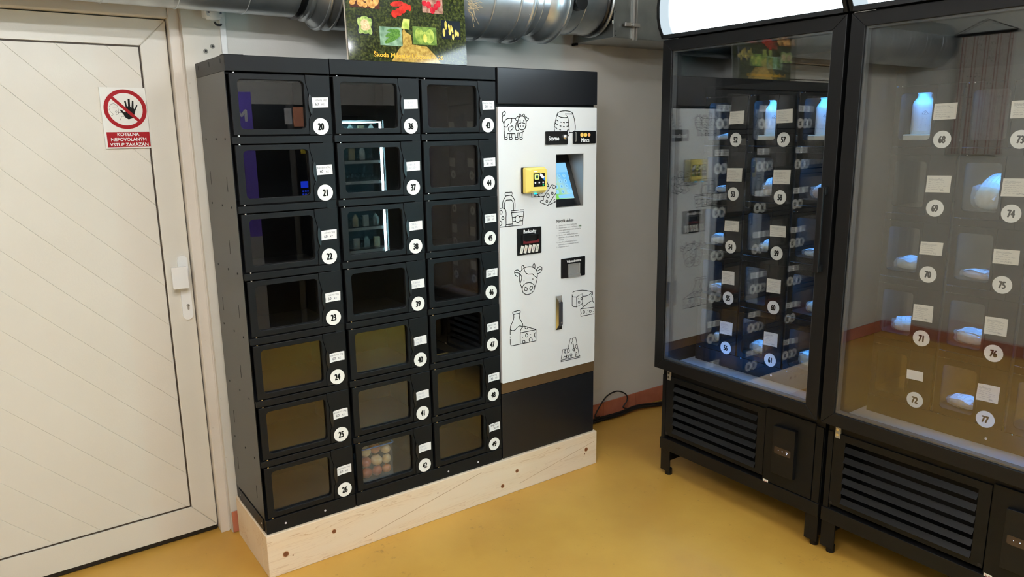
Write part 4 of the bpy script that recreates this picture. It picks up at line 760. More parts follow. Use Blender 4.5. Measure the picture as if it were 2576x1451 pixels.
# art printed on the door
ART = {"cow":[[0,[[11550,17450],[11540,17470],[11530,17490],[11510,17520],[11490,17550],[11480,17580],[11480,17600],[11480,17630],[11480,17650],[11480,17670],[11480,17690],[11490,17720],[11490,17740],[11500,17750],[11510,17770],[11510,17780]]],[1,[[11510,17790],[11510,17800],[11500,17810],[11490,17830],[11490,17850],[11490,17860],[11490,17880],[11500,17900],[11510,17910],[11530,17930],[11540,17940],[11550,17950],[11570,17950],[11580,17960],[11590,17960],[11610,17960],[11620,17960],[11630,17950],[11640,17940],[11640,17930],[11650,17920],[11640,17900],[11640,17880],[11630,17870],[11630,17850],[11620,17830],[11610,17820],[11600,17810],[11590,17800],[11580,17790],[11570,17780],[11550,17780],[11540,17780],[11530,17780],[11520,17780]]],[0,[[11560,17440],[11560,17450],[11570,17470],[11580,17500],[11580,17520],[11600,17540],[11610,17560],[11630,17580],[11650,17600],[11680,17620],[11700,17640],[11730,17650],[11750,17660],[11780,17660],[11810,17670],[11830,17670],[11860,17670],[11900,17670],[11930,17670],[11960,17670],[11980,17670]]],[0,[[11980,17670],[12190,17670]]],[0,[[12190,17670],[12200,17680],[12210,17680],[12220,17690],[12240,17700],[12250,17710],[12260,17710],[12270,17720],[12280,17730],[12280,17730],[12290,17740],[12310,17740],[12320,17740],[12330,17730],[12350,17730],[12350,17730]]],[0,[[12180,17670],[12180,17660],[12180,17650],[12190,17640],[12190,17620],[12200,17610],[12200,17600],[12210,17590],[12230,17580],[12240,17580],[12250,17570],[12260,17570],[12270,17560],[12280,17560],[12290,17560],[12290,17560]]],[0,[[12400,17740],[12400,17750],[12390,17770],[12390,17790],[12390,17810],[12390,17820],[12400,17840],[12400,17850],[12410,17850],[12420,17860],[12430,17860],[12440,17860],[12450,17850],[12460,17830],[12470,17820],[12480,17810],[12490,17800],[12500,17800],[12500,17790],[12510,17780],[12510,17780]]],[0,[[12560,17780],[12570,17790],[12580,17800],[12590,17810],[12600,17830],[12600,17840],[12610,17840],[12620,17850],[12630,17860],[12630,17860],[12640,17860],[12650,17860],[12660,17850],[12670,17840],[12670,17820],[12680,17810],[12680,17800],[12680,17790],[12680,17770],[12680,17760],[12680,17750]]],[0,[[12720,17730],[12720,17730],[12740,17730],[12750,17730],[12760,17730],[12780,17730],[12790,17720],[12800,17710],[12810,17700],[12820,17690],[12840,17680],[12850,17680],[12860,17670],[12880,17670],[12890,17670],[12900,17660],[12900,17650],[12890,17630],[12890,17620],[12880,17600],[12870,17590],[12850,17580],[12830,17570],[12820,17570],[12800,17560],[12790,17560]]],[0,[[12350,17300],[12320,17370],[12300,17440],[12310,17530],[12330,17600],[12360,17670],[12410,17730],[12470,17760],[12540,17770],[12600,17760],[12660,17730],[12710,17670],[12750,17600],[12770,17530],[12770,17440],[12750,17360],[12710,17290]]],[0,[[12310,17410],[12320,17420],[12330,17430],[12350,17440],[12360,17450],[12380,17460],[12400,17460],[12430,17470],[12450,17470],[12480,17470],[12490,17480]]],[0,[[12570,17480],[12580,17470],[12600,17470],[12620,17470],[12650,17460],[12670,17460],[12690,17450],[12710,17440],[12730,17430],[12740,17420],[12760,17410]]],[0,[[12320,17420],[12320,17410],[12310,17390],[12310,17370],[12310,17350],[12310,17330],[12320,17310],[12330,17290],[12340,17270],[12360,17250],[12380,17230],[12390,17220],[12410,17210],[12430,17200],[12450,17190],[12470,17180],[12490,17180],[12510,17170],[12540,17170],[12560,17170],[12590,17180],[12610,17190],[12630,17190],[12650,17200],[12680,17220],[12690,17230],[12710,17250],[12730,17270],[12740,17290],[12750,17310],[12760,17330],[12770,17350],[12770,17370],[12760,17400],[12760,17420],[12760,17430]]],[0,[[12440,17590],[12440,17540]]],[0,[[12630,17590],[12630,17550]]],[0,[[12460,17360],[12460,17300]]],[0,[[12600,17360],[12600,17310]]],[0,[[11980,17670],[11980,17650],[11980,17640],[11980,17620],[11980,17600],[11980,17580],[11980,17560],[11980,17540],[11970,17530],[11970,17510],[11960,17500],[11950,17490],[11940,17480],[11930,17480],[11920,17470],[11910,17470]]],[0,[[11580,17320],[11590,17320],[11610,17310],[11630,17310],[11650,17300],[11670,17300],[11680,17300],[11690,17300],[11700,17300],[11710,17310],[11720,17320],[11740,17330],[11750,17340],[11760,17360],[11770,17380],[11780,17390],[11790,17400],[11800,17410],[11810,17420],[11810,17420],[11820,17430]]],[1,[[11800,17230],[11800,17240],[11810,17260],[11810,17270],[11820,17280],[11830,17290],[11850,17300],[11870,17300],[11890,17300],[11910,17300],[11930,17310],[11940,17320],[11960,17330],[11970,17340],[11980,17350],[11990,17350],[12010,17340],[12020,17330],[12040,17320],[12050,17310],[12060,17300],[12060,17280],[12050,17270],[12040,17250],[12030,17240],[12020,17220],[12010,17210],[11990,17200],[11970,17190],[11960,17180],[11940,17170],[11930,17160],[11920,17140],[11900,17130],[11890,17120],[11880,17120],[11860,17120],[11850,17130],[11830,17140],[11820,17150],[11810,17160],[11800,17170],[11800,17180],[11800,17200],[11800,17210]]],[0,[[12280,17500],[12270,17500],[12250,17490],[12240,17490],[12230,17480],[12220,17470],[12210,17460],[12210,17440],[12210,17430],[12210,17410],[12210,17390],[12200,17370],[12190,17340],[12190,17320],[12180,17290],[12180,17270],[12180,17250],[12180,17230],[12180,17220],[12190,17200],[12200,17190],[12210,17180],[12220,17160],[12240,17150],[12250,17140],[12270,17140],[12290,17140],[12300,17140],[12320,17150],[12330,17160],[12350,17160],[12360,17170],[12370,17180],[12370,17200],[12380,17210],[12380,17220]]],[0,[[12650,17200],[12650,17180],[12650,17170],[12640,17150],[12640,17130],[12630,17110],[12620,17100],[12610,17090],[12590,17090],[12570,17080],[12560,17070],[12530,17060],[12510,17060],[12490,17050],[12460,17050],[12430,17040],[12410,17040],[12370,17040],[12340,17040],[12320,17040],[12300,17040]]],[0,[[11560,17440],[11560,17420],[11560,17390],[11560,17360],[11560,17330],[11560,17300],[11560,17270],[11560,17230],[11560,17190],[11560,17150],[11570,17110],[11570,17060],[11570,17010],[11580,16960],[11580,16910],[11580,16870],[11590,16840],[11590,16810],[11590,16790],[11590,16780],[11590,16770]]],[0,[[11730,17020],[11710,16860]]],[0,[[11590,16860],[11710,16860],[11740,16810],[11720,16770],[11600,16770]]],[0,[[11840,16990],[11850,16860],[11850,16770]]],[0,[[11980,17010],[11960,16850]]],[0,[[11850,16860],[11970,16860],[12000,16810],[11980,16760],[11850,16770]]],[0,[[12140,17020],[12160,16850],[12170,16760]]],[0,[[12300,17040],[12290,16850]]],[0,[[12160,16850],[12290,16850],[12320,16800],[12300,16760],[12170,16760]]],[0,[[12400,17020],[12420,16850],[12420,16760]]],[0,[[12550,17040],[12530,16850]]],[0,[[12420,16850],[12530,16850],[12560,16800],[12540,16760],[12420,16760]]],[0,[[11730,17020],[12130,17010],[12150,16980]]]],"goat":[[0,[[15130,17710],[14990,17700],[14840,17710],[14720,17730],[14620,17770],[14560,17810],[14540,17860],[14570,17910],[14640,17950],[14740,17980],[14870,18000],[15020,18010],[15160,18000],[15290,17980],[15400,17950],[15460,17900],[15490,17860]]],[0,[[14540,17850],[14530,17820],[14510,17780],[14490,17720],[14470,17660],[14460,17610],[14440,17550],[14420,17490],[14410,17430],[14400,17380],[14380,17330],[14380,17290],[14370,17260],[14370,17230],[14370,17200],[14370,17180],[14380,17160],[14380,17140],[14380,17130],[14390,17120],[14390,17110]]],[0,[[15490,17870],[15010,17870],[15170,17720]]],[0,[[15170,17720],[15180,17680],[15190,17620],[15200,17560],[15210,17490],[15220,17420],[15230,17360],[15240,17290],[15250,17230],[15260,17170],[15260,17110],[15260,17060],[15260,17010],[15250,16970],[15240,16930],[15230,16900],[15220,16880],[15190,16870],[15170,16870],[15150,16870],[15130,16870]]],[0,[[15470,17890],[15480,17860],[15500,17820],[15520,17770],[15540,17720],[15560,17670],[15570,17610],[15590,17550],[15600,17490],[15610,17420],[15620,17370],[15630,17330],[15630,17290],[15630,17250],[15630,17220],[15620,17200],[15620,17170],[15620,17150],[15610,17130],[15600,17110],[15600,17100]]],[0,[[15260,17040],[15470,17030]]],[0,[[14470,17620],[14590,17550]]],[0,[[14440,17460],[14550,17390]]],[0,[[14410,17290],[14520,17220]]],[0,[[14720,17510],[14790,17500]]],[0,[[14900,17490],[14980,17470]]],[0,[[14700,17330],[14770,17320]]],[0,[[14900,17300],[14980,17290]]],[0,[[14680,17160],[14750,17150]]],[0,[[15090,17480],[15210,17490]]],[0,[[15110,17310],[15220,17320]]],[0,[[15130,17130],[15250,17150]]]],"milkset":[[1,[[11580,14460],[11930,14460],[11950,14430],[11940,14330],[11590,14310],[11560,14340],[11560,14440]]],[0,[[11610,14310],[11590,14280],[11560,14250],[11530,14210],[11500,14170],[11470,14130],[11450,14100],[11440,14070],[11430,14040],[11420,14000],[11420,13970],[11420,13930],[11420,13890],[11420,13850],[11420,13810],[11420,13780]]],[0,[[11920,14310],[11940,14280],[11970,14250],[12010,14200],[12040,14160],[12070,14120],[12080,14080],[12090,14050],[12090,14010],[12090,13970],[12100,13930],[12100,13870],[12100,13810],[12090,13740],[12090,13680],[12090,13640]]],[0,[[11620,14120],[11890,14120]]],[0,[[11620,14120],[11600,14100],[11580,14080],[11560,14060],[11540,14020],[11530,13990],[11520,13950],[11520,13900],[11520,13840],[11520,13800],[11520,13760]]],[0,[[11890,14120],[11910,14110],[11930,14090],[11960,14060],[11980,14030],[12000,13990],[12010,13930],[12010,13850],[12010,13770],[12010,13690],[12010,13640]]],[0,[[11270,13770],[11290,13780],[11320,13780],[11360,13780],[11400,13780],[11430,13780],[11460,13770],[11490,13760],[11520,13740],[11540,13730],[11560,13710],[11580,13690],[11580,13680],[11590,13660],[11590,13630],[11600,13570],[11600,13470],[11590,13330],[11590,13180],[11590,13050],[11580,12960]]],[1,[[11390,13600],[11380,13570],[11370,13540],[11340,13520],[11310,13520],[11280,13530],[11250,13550],[11230,13580],[11230,13610],[11240,13640],[11250,13670],[11280,13690],[11310,13690],[11340,13680],[11370,13660],[11390,13630]]],[1,[[11480,13340],[11480,13310],[11460,13290],[11440,13280],[11420,13280],[11390,13280],[11370,13300],[11360,13320],[11360,13350],[11360,13370],[11380,13390],[11400,13400],[11420,13410],[11440,13400],[11460,13380],[11480,13360]]],[0,[[11280,13210],[11300,13210],[11310,13200],[11320,13190],[11340,13180],[11350,13160],[11350,13140],[11360,13130],[11360,13110],[11360,13090],[11350,13070],[11340,13050],[11330,13040],[11320,13020],[11310,13020],[11290,13010],[11280,13010]]],[0,[[11260,12940],[11980,12940]]],[0,[[11600,13030],[11950,13030]]],[0,[[12280,13630],[11880,13620],[11880,13540],[12590,13540],[12600,13620],[12380,13630]]],[0,[[11910,13530],[11970,12940],[12500,12930],[12580,13530]]],[1,[[12380,13220],[12370,13160],[12340,13110],[12290,13080],[12230,13070],[12180,13090],[12130,13130],[12100,13180],[12090,13240],[12110,13300],[12140,13350],[12180,13380],[12240,13390],[12290,13370],[12340,13330],[12370,13280]]],[0,[[11940,13320],[12100,13330]]],[0,[[12360,13330],[12540,13340]]],[0,[[11960,13140],[12120,13140]]],[0,[[12360,13140],[12520,13140]]]],"wedges":[[0,[[13040,14360],[13030,14170],[13530,14170]]],[0,[[13220,14190],[13220,14210],[13230,14230],[13240,14250],[13250,14260],[13270,14270],[13290,14280],[13310,14280],[13330,14290],[13350,14280],[13380,14280],[13390,14260],[13410,14250],[13430,14240],[13440,14220],[13440,14200],[13440,14180]]],[1,[[13700,14390],[13690,14360],[13680,14330],[13650,14310],[13620,14310],[13590,14320],[13570,14340],[13550,14370],[13540,14400],[13550,14440],[13570,14470],[13590,14480],[13620,14490],[13650,14480],[13680,14460],[13700,14430]]],[0,[[13640,14610],[14040,14600]]],[0,[[13650,14880],[13660,14890],[13690,14910],[13720,14930],[13750,14940],[13780,14940],[13810,14930],[13850,14900],[13880,14860],[13920,14820],[13950,14780],[13970,14740],[14000,14690],[14020,14650],[14040,14610],[14050,14580]]],[1,[[13800,14750],[13800,14730],[13790,14710],[13770,14700],[13750,14690],[13730,14700],[13710,14710],[13700,14730],[13700,14750],[13700,14770],[13710,14790],[13730,14800],[13750,14810],[13770,14800],[13790,14790],[13800,14770]]],[0,[[13620,14170],[13750,14170]]],[0,[[14440,14600],[14230,14680],[13710,14110]]],[0,[[13710,14110],[13720,14090],[13720,14060],[13720,14040],[13720,14010],[13710,13990],[13690,13980],[13660,13980],[13620,13980],[13590,13980],[13570,13980],[13550,13970],[13540,13950],[13540,13930],[13540,13920],[13550,13900],[13560,13890],[13580,13880],[13600,13870],[13620,13860],[13630,13860]]],[0,[[13630,13860],[13970,13730],[14440,13870]]],[0,[[13970,13730],[14440,14250]]],[1,[[14070,14170],[14060,14130],[14050,14110],[14020,14090],[13990,14080],[13950,14090],[13930,14110],[13910,14140],[13900,14180],[13910,14210],[13930,14240],[13950,14260],[13990,14260],[14020,14250],[14050,14230],[14060,14200]]],[1,[[14300,14270],[14300,14250],[14290,14230],[14270,14220],[14250,14210],[14230,14220],[14210,14230],[14200,14250],[14200,14280],[14200,14300],[14210,14320],[14230,14330],[14250,14330],[14270,14320],[14290,14310],[14300,14290]]],[1,[[13970,13920],[13970,13900],[13960,13880],[13940,13860],[13920,13860],[13900,13870],[13880,13880],[13870,13900],[13870,13930],[13870,13950],[13890,13970],[13900,13980],[13920,13980],[13940,13980],[13960,13960],[13970,13940]]],[0,[[14440,14590],[14440,14570],[14440,14550],[14430,14530],[14410,14520],[14400,14510],[14380,14500],[14370,14490],[14350,14490],[14330,14490],[14310,14500],[14290,14510],[14280,14520],[14270,14540],[14260,14560],[14250,14580],[14250,14600]]],[0,[[14420,13860],[14400,13860],[14390,13870],[14380,13870],[14370,13880],[14360,13890],[14350,13900],[14350,13910],[14340,13920],[14340,13930],[14340,13940],[14340,13950],[14350,13960],[14360,13960],[14360,13970],[14370,13980],[14390,13980]]]],"cowhead":[[0,[[12440,10000],[12430,10030],[12410,10070],[12390,10120],[12360,10170],[12340,10220],[12330,10270],[12310,10330],[12300,10380],[12290,10440],[12290,10490],[12290,10540],[12290,10600],[12300,10650],[12310,10700],[12330,10740],[12350,10780],[12380,10820],[12410,10850],[12440,10880],[12480,10900],[12520,10920],[12560,10940],[12610,10950],[12650,10960],[12700,10970],[12750,10970],[12800,10970],[12850,10970],[12890,10970],[12940,10960],[12980,10950],[13030,10940],[13070,10920],[13110,10900],[13150,10880],[13180,10860],[13210,10830],[13240,10800],[13270,10770],[13290,10740],[13310,10710],[13320,10680],[13330,10650],[13330,10620],[13340,10580],[13340,10540],[13340,10500],[13340,10450],[13330,10400],[13330,10360],[13320,10310],[13300,10260],[13290,10220],[13270,10170],[13250,10130],[13240,10090],[13220,10050],[13200,10020],[13190,9990],[13180,9970]]],[0,[[12450,9980],[12460,10000],[12460,10020],[12470,10050],[12480,10090],[12500,10110],[12520,10140],[12550,10160],[12590,10180],[12620,10200],[12660,10210],[12700,10220],[12750,10220],[12790,10230],[12840,10220],[12880,10220],[12920,10210],[12970,10190],[13010,10170],[13040,10150],[13070,10130],[13100,10100],[13130,10080],[13150,10050],[13160,10020],[13170,9980],[13170,9950],[13170,9920],[13160,9880],[13150,9850],[13140,9830]]],[0,[[12450,10000],[12450,9980],[12450,9950],[12450,9920],[12460,9890],[12470,9860],[12480,9830],[12490,9810],[12510,9780],[12530,9760],[12560,9740],[12590,9720],[12620,9700],[12650,9690],[12680,9670],[12720,9670],[12750,9660],[12790,9660],[12830,9670],[12870,9670],[12910,9680],[12940,9690],[12970,9700],[12990,9710],[13020,9730],[13040,9740],[13060,9750],[13070,9760],[13080,9770],[13090,9780],[13100,9780]]],[1,[[12740,9950],[12740,9910],[12730,9880],[12710,9860],[12680,9850],[12650,9860],[12620,9870],[12590,9900],[12580,9940],[12570,9970],[12580,10000],[12600,10020],[12630,10030],[12660,10030],[12690,10010],[12720,9980]]],[1,[[13040,9910],[13020,9880],[12990,9860],[12960,9850],[12930,9850],[12900,9870],[12890,9900],[12880,9940],[12890,9970],[12910,10000],[12940,10020],[12980,10030],[13010,10030],[13040,10010],[13050,9980],[13050,9940]]],[0,[[12560,10380],[12560,10310]]],[0,[[13070,10380],[13070,10320]]],[0,[[12440,10880],[12440,10900],[12440,10940],[12440,10970],[12440,11010],[12440,11040],[12450,11050],[12460,11070],[12480,11070],[12490,11080],[12510,11080],[12520,11070],[12530,11060],[12540,11050],[12540,11030],[12550,11010],[12560,10990],[12560,10960],[12570,10930],[12570,10910],[12580,10880],[12590,10850],[12600,10820],[12620,10780],[12630,10750],[12650,10730],[12670,10700],[12700,10680],[12730,10660],[12760,10650],[12790,10630],[12830,10620],[12860,10620],[12900,10620],[12940,10610],[12970,10610],[12990,10610],[13010,10610],[13030,10610],[13050,10610],[13060,10600],[13080,10580],[13100,10560],[13120,10540],[13140,10520],[13160,10500],[13190,10480],[13220,10460],[13250,10440],[13280,10420],[13300,10410]]],[0,[[13070,10950],[13080,10960],[13080,10990],[13090,11010],[13090,11030],[13100,11050],[13110,11060],[13120,11070],[13130,11080],[13140,11080],[13150,11080],[13160,11080],[13170,11070],[13180,11050],[13190,11030],[13200,11010],[13200,10990],[13200,10960],[13200,10930],[13200,10900],[13190,10880]]],[0,[[12340,10790],[12320,10800],[12310,10820],[12290,10840],[12270,10860],[12240,10880],[12220,10890],[12200,10900],[12170,10900],[12140,10900],[12120,10900],[12100,10890],[12080,10890],[12050,10870],[12040,10860],[12030,10840],[12020,10820],[12020,10800],[12030,10770],[12030,10750],[12040,10720],[12050,10710],[12060,10690],[12070,10670],[12090,10650],[12100,10640],[12120,10630],[12140,10620],[12160,10610],[12180,10600],[12190,10590]]],[0,[[12030,10790],[12050,10790],[12080,10780],[12120,10780],[12150,10770],[12180,10760],[12210,10750],[12240,10740],[12270,10720],[12290,10710],[12320,10690],[12340,10670],[12360,10650],[12380,10630],[12400,10610],[12410,10590],[12420,10570],[12430,10540],[12430,10520],[12430,10490],[12430,10460],[12410,10420],[12400,10380],[12380,10340],[12360,10300],[12350,10280]]],[0,[[13300,10780],[13310,10790],[13330,10810],[13350,10840],[13370,10860],[13390,10870],[13410,10880],[13430,10890],[13460,10900],[13480,10900],[13500,10900],[13520,10900],[13550,10890],[13570,10880],[13590,10860],[13600,10850],[13610,10830],[13610,10810],[13610,10780],[13610,10750],[13600,10730],[13590,10710],[13570,10680],[13560,10660],[13540,10640],[13520,10620],[13490,10610],[13450,10600],[13420,10590],[13390,10590],[13370,10580]]],[0,[[13330,10700],[13350,10710],[13370,10720],[13390,10730],[13420,10740],[13450,10750],[13480,10760],[13520,10770],[13550,10770],[13590,10780],[13610,10780]]]],"bottle":[[1,[[11950,8960],[12000,8970],[12070,8970],[12140,8980],[12210,8980],[12260,8980],[12300,8970],[12310,8960],[12320,8940],[12320,8920],[12320,8910],[12330,8900],[12320,8880],[12320,8870],[12300,8850],[12270,8850],[12220,8840],[12160,8840],[12090,8840],[12020,8840],[11970,8840],[11940,8850],[11910,8870],[11900,8880],[11890,8900],[11890,8910],[11890,8920],[11890,8930],[11900,8940],[11910,8950]]],[0,[[11960,8840],[11950,8820],[11950,8780],[11950,8730],[11950,8690],[11940,8650],[11930,8610],[11910,8570],[11900,8540],[11880,8500],[11860,8470],[11840,8440],[11820,8410],[11800,8380],[11790,8360],[11770,8330],[11760,8300],[11750,8270],[11750,8230],[11740,8200],[11740,8160],[11730,8110],[11730,8060],[11730,8000],[11730,7950],[11730,7910]]],[0,[[12250,8840],[12260,8810],[12260,8770],[12260,8720],[12270,8670],[12280,8620],[12290,8580],[12310,8540],[12340,8500],[12360,8460],[12380,8430],[12400,8400],[12410,8380],[12420,8350],[12440,8330],[12450,8300],[12460,8270],[12460,8240],[12470,8210],[12470,8190],[12470,8170]]],[0,[[11760,8130],[11770,8120],[11790,8110],[11820,8090],[11840,8080],[11870,8070],[11900,8070],[11920,8070],[11950,8070],[11980,8080],[12010,8080],[12040,8100],[12060,8120],[12090,8150],[12120,8170],[12150,8190],[12180,8200],[12200,8210],[12230,8220],[12260,8230],[12290,8230],[12320,8220],[12350,8210],[12380,8200],[12410,8190],[12430,8180]]],[0,[[11730,7800],[11730,7780]]],[0,[[11730,7680],[11730,7450],[11790,7350],[13240,7340],[13240,7900],[12560,8170]]],[0,[[12560,8170],[12540,8160],[12520,8160],[12480,8150],[12450,8140],[12430,8130],[12400,8110],[12380,8090],[12360,8060],[12340,8030],[12320,8000],[12310,7980],[12310,7960],[12310,7940],[12310,7910],[12310,7860],[12300,7770],[12300,7660],[12300,7540],[12300,7440],[12300,7360]]],[0,[[12330,7890],[13210,7890]]],[1,[[12760,7690],[12750,7660],[12730,7640],[12710,7630],[12680,7630],[12650,7640],[12630,7660],[12610,7690],[12610,7720],[12610,7750],[12630,7770],[12650,7790],[12680,7790],[12710,7780],[12730,7750],[12750,7730]]],[1,[[13010,7430],[13000,7390],[12980,7360],[12950,7340],[12910,7340],[12880,7350],[12850,7380],[12830,7420],[12820,7460],[12830,7500],[12850,7530],[12880,7550],[12920,7550],[12950,7530],[12980,7510],[13000,7470]]],[1,[[12580,7410],[12580,7380],[12560,7360],[12540,7350],[12510,7350],[12480,7360],[12460,7380],[12440,7410],[12440,7430],[12440,7460],[12460,7480],[12480,7490],[12510,7490],[12540,7480],[12560,7460],[12580,7430]]],[0,[[13210,7530],[13200,7530],[13180,7540],[13170,7550],[13160,7570],[13150,7590],[13140,7610],[13140,7630],[13140,7650],[13140,7670],[13140,7690],[13150,7710],[13160,7720],[13170,7740],[13190,7740],[13200,7750],[13210,7750]]],[0,[[12740,8080],[12740,8060],[12740,8050],[12730,8040],[12720,8030],[12710,8020],[12700,8020],[12690,8020],[12670,8020],[12660,8020],[12640,8020],[12630,8030],[12620,8040],[12600,8050],[12600,8060],[12590,8080],[12590,8090]]],[0,[[12910,7710],[12910,7700]]],[0,[[12430,7640],[12430,7630]]]],"wheel":[[0,[[15510,9390],[15570,9410],[15650,9430],[15750,9430],[15870,9430],[16000,9420],[16140,9410],[16270,9380],[16400,9360],[16520,9320],[16630,9290],[16710,9250],[16760,9210],[16790,9180],[16790,9150],[16760,9120],[16700,9100]]],[0,[[15470,9250],[15470,8760]]],[0,[[15470,9280],[15470,9260],[15470,9240],[15480,9220],[15490,9200],[15510,9180],[15550,9160],[15600,9150],[15660,9140],[15720,9130],[15750,9130]]],[0,[[15470,8760],[15480,8740],[15490,8730],[15500,8710],[15520,8690],[15540,8680],[15580,8660],[15630,8650],[15680,8640],[15730,8630],[15760,8620]]],[0,[[15750,9130],[15760,8620],[16130,8740]]],[0,[[15750,9130],[16130,9240],[16140,8610],[16290,8610]]],[0,[[16160,9100],[16200,9100],[16260,9090],[16330,9090],[16400,9090],[16470,9100],[16540,9110],[16610,9140],[16690,9170],[16750,9190],[16790,9210]]],[0,[[16800,9250],[16800,9230],[16800,9190],[16800,9160],[16800,9120],[16790,9090],[16780,9070],[16770,9060],[16760,9050],[16740,9030],[16740,9020],[16750,9000],[16760,8980],[16780,8970],[16790,8950],[16800,8920],[16810,8900],[16810,8860],[16810,8830],[16810,8800],[16810,8780]]],[1,[[15970,8830],[15970,8810],[15960,8790],[15940,8780],[15920,8780],[15890,8790],[15870,8810],[15860,8830],[15860,8850],[15860,8870],[15870,8890],[15890,8900],[15910,8900],[15940,8900],[15950,8880],[15970,8860]]],[1,[[16120,8990],[16120,8970],[16110,8950],[16090,8940],[16070,8940],[16060,8950],[16040,8960],[16030,8980],[16020,9000],[16030,9020],[16040,9040],[16050,9050],[16070,9050],[16090,9040],[16110,9030],[16120,9010]]],[0,[[15860,9030],[15870,9010]]],[0,[[16040,8480],[16100,8510],[16190,8550],[16290,8600],[16390,8650],[16470,8690],[16540,8720],[16590,8740],[16640,8760],[16690,8770],[16730,8780],[16760,8780],[16780,8780],[16800,8760],[16820,8750],[16840,8740],[16850,8720],[16870,8700],[16890,8680],[16910,8670],[16920,8650]]],[0,[[16040,8480],[16920,8440]]],[0,[[16020,8460],[16040,8310],[16070,8250],[16030,8200],[16030,8100],[16920,8100]]],[1,[[16290,8280],[16290,8260],[16280,8240],[16260,8230],[16230,8230],[16210,8240],[16180,8260],[16170,8280],[16170,8300],[16170,8330],[16180,8340],[16200,8350],[16230,8360],[16250,8350],[16280,8330],[16290,8310]]],[1,[[16720,8250],[16720,8230],[16700,8210],[16680,8200],[16660,8200],[16630,8210],[16610,8230],[16600,8250],[16590,8270],[16600,8300],[16610,8320],[16630,8330],[16660,8330],[16680,8320],[16700,8300],[16720,8280]]],[0,[[16470,8350],[16470,8340]]],[0,[[16400,8210],[16400,8200]]],[0,[[16850,8220],[16860,8210]]],[0,[[16910,8340],[16910,8330]]]],"pieces":[[1,[[14750,6070],[16010,6060],[16010,5990],[14750,6000]]],[0,[[14780,6120],[14870,6600],[15150,6590],[15240,6110]]],[0,[[15060,6580],[15110,6110]]],[0,[[15220,6600],[15360,7080],[15710,7070],[15950,6090]]],[0,[[15480,7070],[15490,7050],[15500,7010],[15510,6970],[15520,6940],[15520,6910],[15510,6890],[15480,6870],[15460,6860],[15440,6850],[15430,6840],[15430,6820],[15430,6810],[15440,6800],[15450,6780],[15460,6780],[15480,6770],[15500,6770],[15520,6770],[15540,6770],[15550,6770]]],[0,[[15550,6770],[15730,6090]]],[1,[[15480,6210],[15470,6180],[15460,6160],[15440,6150],[15410,6150],[15390,6160],[15370,6180],[15350,6210],[15350,6240],[15350,6270],[15370,6290],[15390,6300],[15410,6300],[15440,6290],[15460,6270],[15470,6240]]],[1,[[15630,6450],[15620,6430],[15610,6420],[15590,6410],[15570,6410],[15550,6420],[15530,6430],[15520,6450],[15510,6480],[15520,6500],[15530,6510],[15550,6520],[15570,6520],[15590,6510],[15610,6500],[15620,6480]]],[1,[[15070,6140],[15070,6120],[15050,6100],[15030,6090],[15010,6090],[14980,6100],[14960,6110],[14950,6140],[14940,6170],[14950,6190],[14960,6210],[14980,6230],[15010,6230],[15030,6220],[15050,6200],[15070,6170]]],[0,[[15060,6410],[15040,6400],[15020,6410],[15010,6410],[14990,6420],[14980,6430],[14970,6440],[14960,6460],[14960,6470],[14960,6490],[14970,6500],[14980,6510],[14990,6520],[15010,6520],[15020,6520],[15040,6510],[15060,6510]]],[1,[[15240,6180],[15240,6160],[15220,6140],[15200,6140],[15180,6140],[15160,6140],[15140,6160],[15130,6180],[15130,6200],[15130,6220],[15140,6240],[15160,6250],[15180,6250],[15200,6240],[15220,6220],[15240,6200]]],[0,[[15800,6500],[15790,6490],[15770,6490],[15750,6500],[15740,6510],[15720,6530],[15710,6550],[15700,6570],[15700,6600],[15700,6620],[15700,6650],[15710,6660],[15720,6680],[15740,6690],[15760,6690],[15770,6690],[15790,6680]]],[0,[[15220,6580],[15240,6580],[15250,6580],[15270,6570],[15280,6550],[15290,6530],[15300,6510],[15300,6490],[15310,6470],[15300,6450],[15300,6430],[15290,6410],[15280,6400],[15270,6390],[15250,6390],[15240,6390],[15220,6390]]],[0,[[15740,6300],[15750,6300],[15760,6290],[15770,6280],[15780,6270],[15790,6260],[15800,6240],[15800,6230],[15800,6210],[15800,6200],[15790,6180],[15780,6170],[15780,6170],[15770,6160],[15760,6160],[15740,6160],[15730,6160]]]]}
names = dict(cow='cow_drawing', goat='basket_cheese_drawing', milkset='milk_bottle_and_yoghurt_drawing', wedges='cheese_wedge_drawing', cowhead='cow_head_drawing', bottle='milk_bottle_and_cheese_drawing', wheel='cheese_wheel_drawing', pieces='cheese_pieces_drawing')
for k, st in ART.items():
    q = MB()
    for cl_, pts in st:
        p = [(a * 1e-4 - PX, c_ * 1e-4) for a, c_ in pts]
        p = [(min(max(a, .0045), uw - .004), c_) for a, c_ in p]
        q.ribbon(p, .0033 if k in ('wheel', 'pieces') else .0036, FY, closed=bool(cl_))
    q.obj(names[k], M['print'], U)
yl = pm('note_white', (226, 222, 210), .5)
def plate(nm, x0, x1, z0, z1, dep=.006): return MB().prism([rrect(x0 - PX, x1 - PX, z0, z1, .004, 3)], FY - dep, FY - .0002).obj(nm, M['blackpl'], U, bevel=.0008)
wt = pm('white_print', (240, 240, 238), .5)
pt = plate('cancel_plate', 1.383, 1.513, 1.6495, 1.7095)
MB().text('Storno', 1.4295 - PX, 1.678, .0195, FY - .0066, xs=.8, bold=.035, wmax=.078).obj('lettering', wt, pt)
kn = MB().lathe([(.0125, 0), (.0125, -.006), (.0105, -.011), (.004, -.013)], (1.4935 - PX, FY - .006, 1.682), 20, axis='y').obj('cancel_knob', M['chrome'], pt)
pt = plate('coin_plate', 1.5465, 1.687, 1.6505, 1.709)
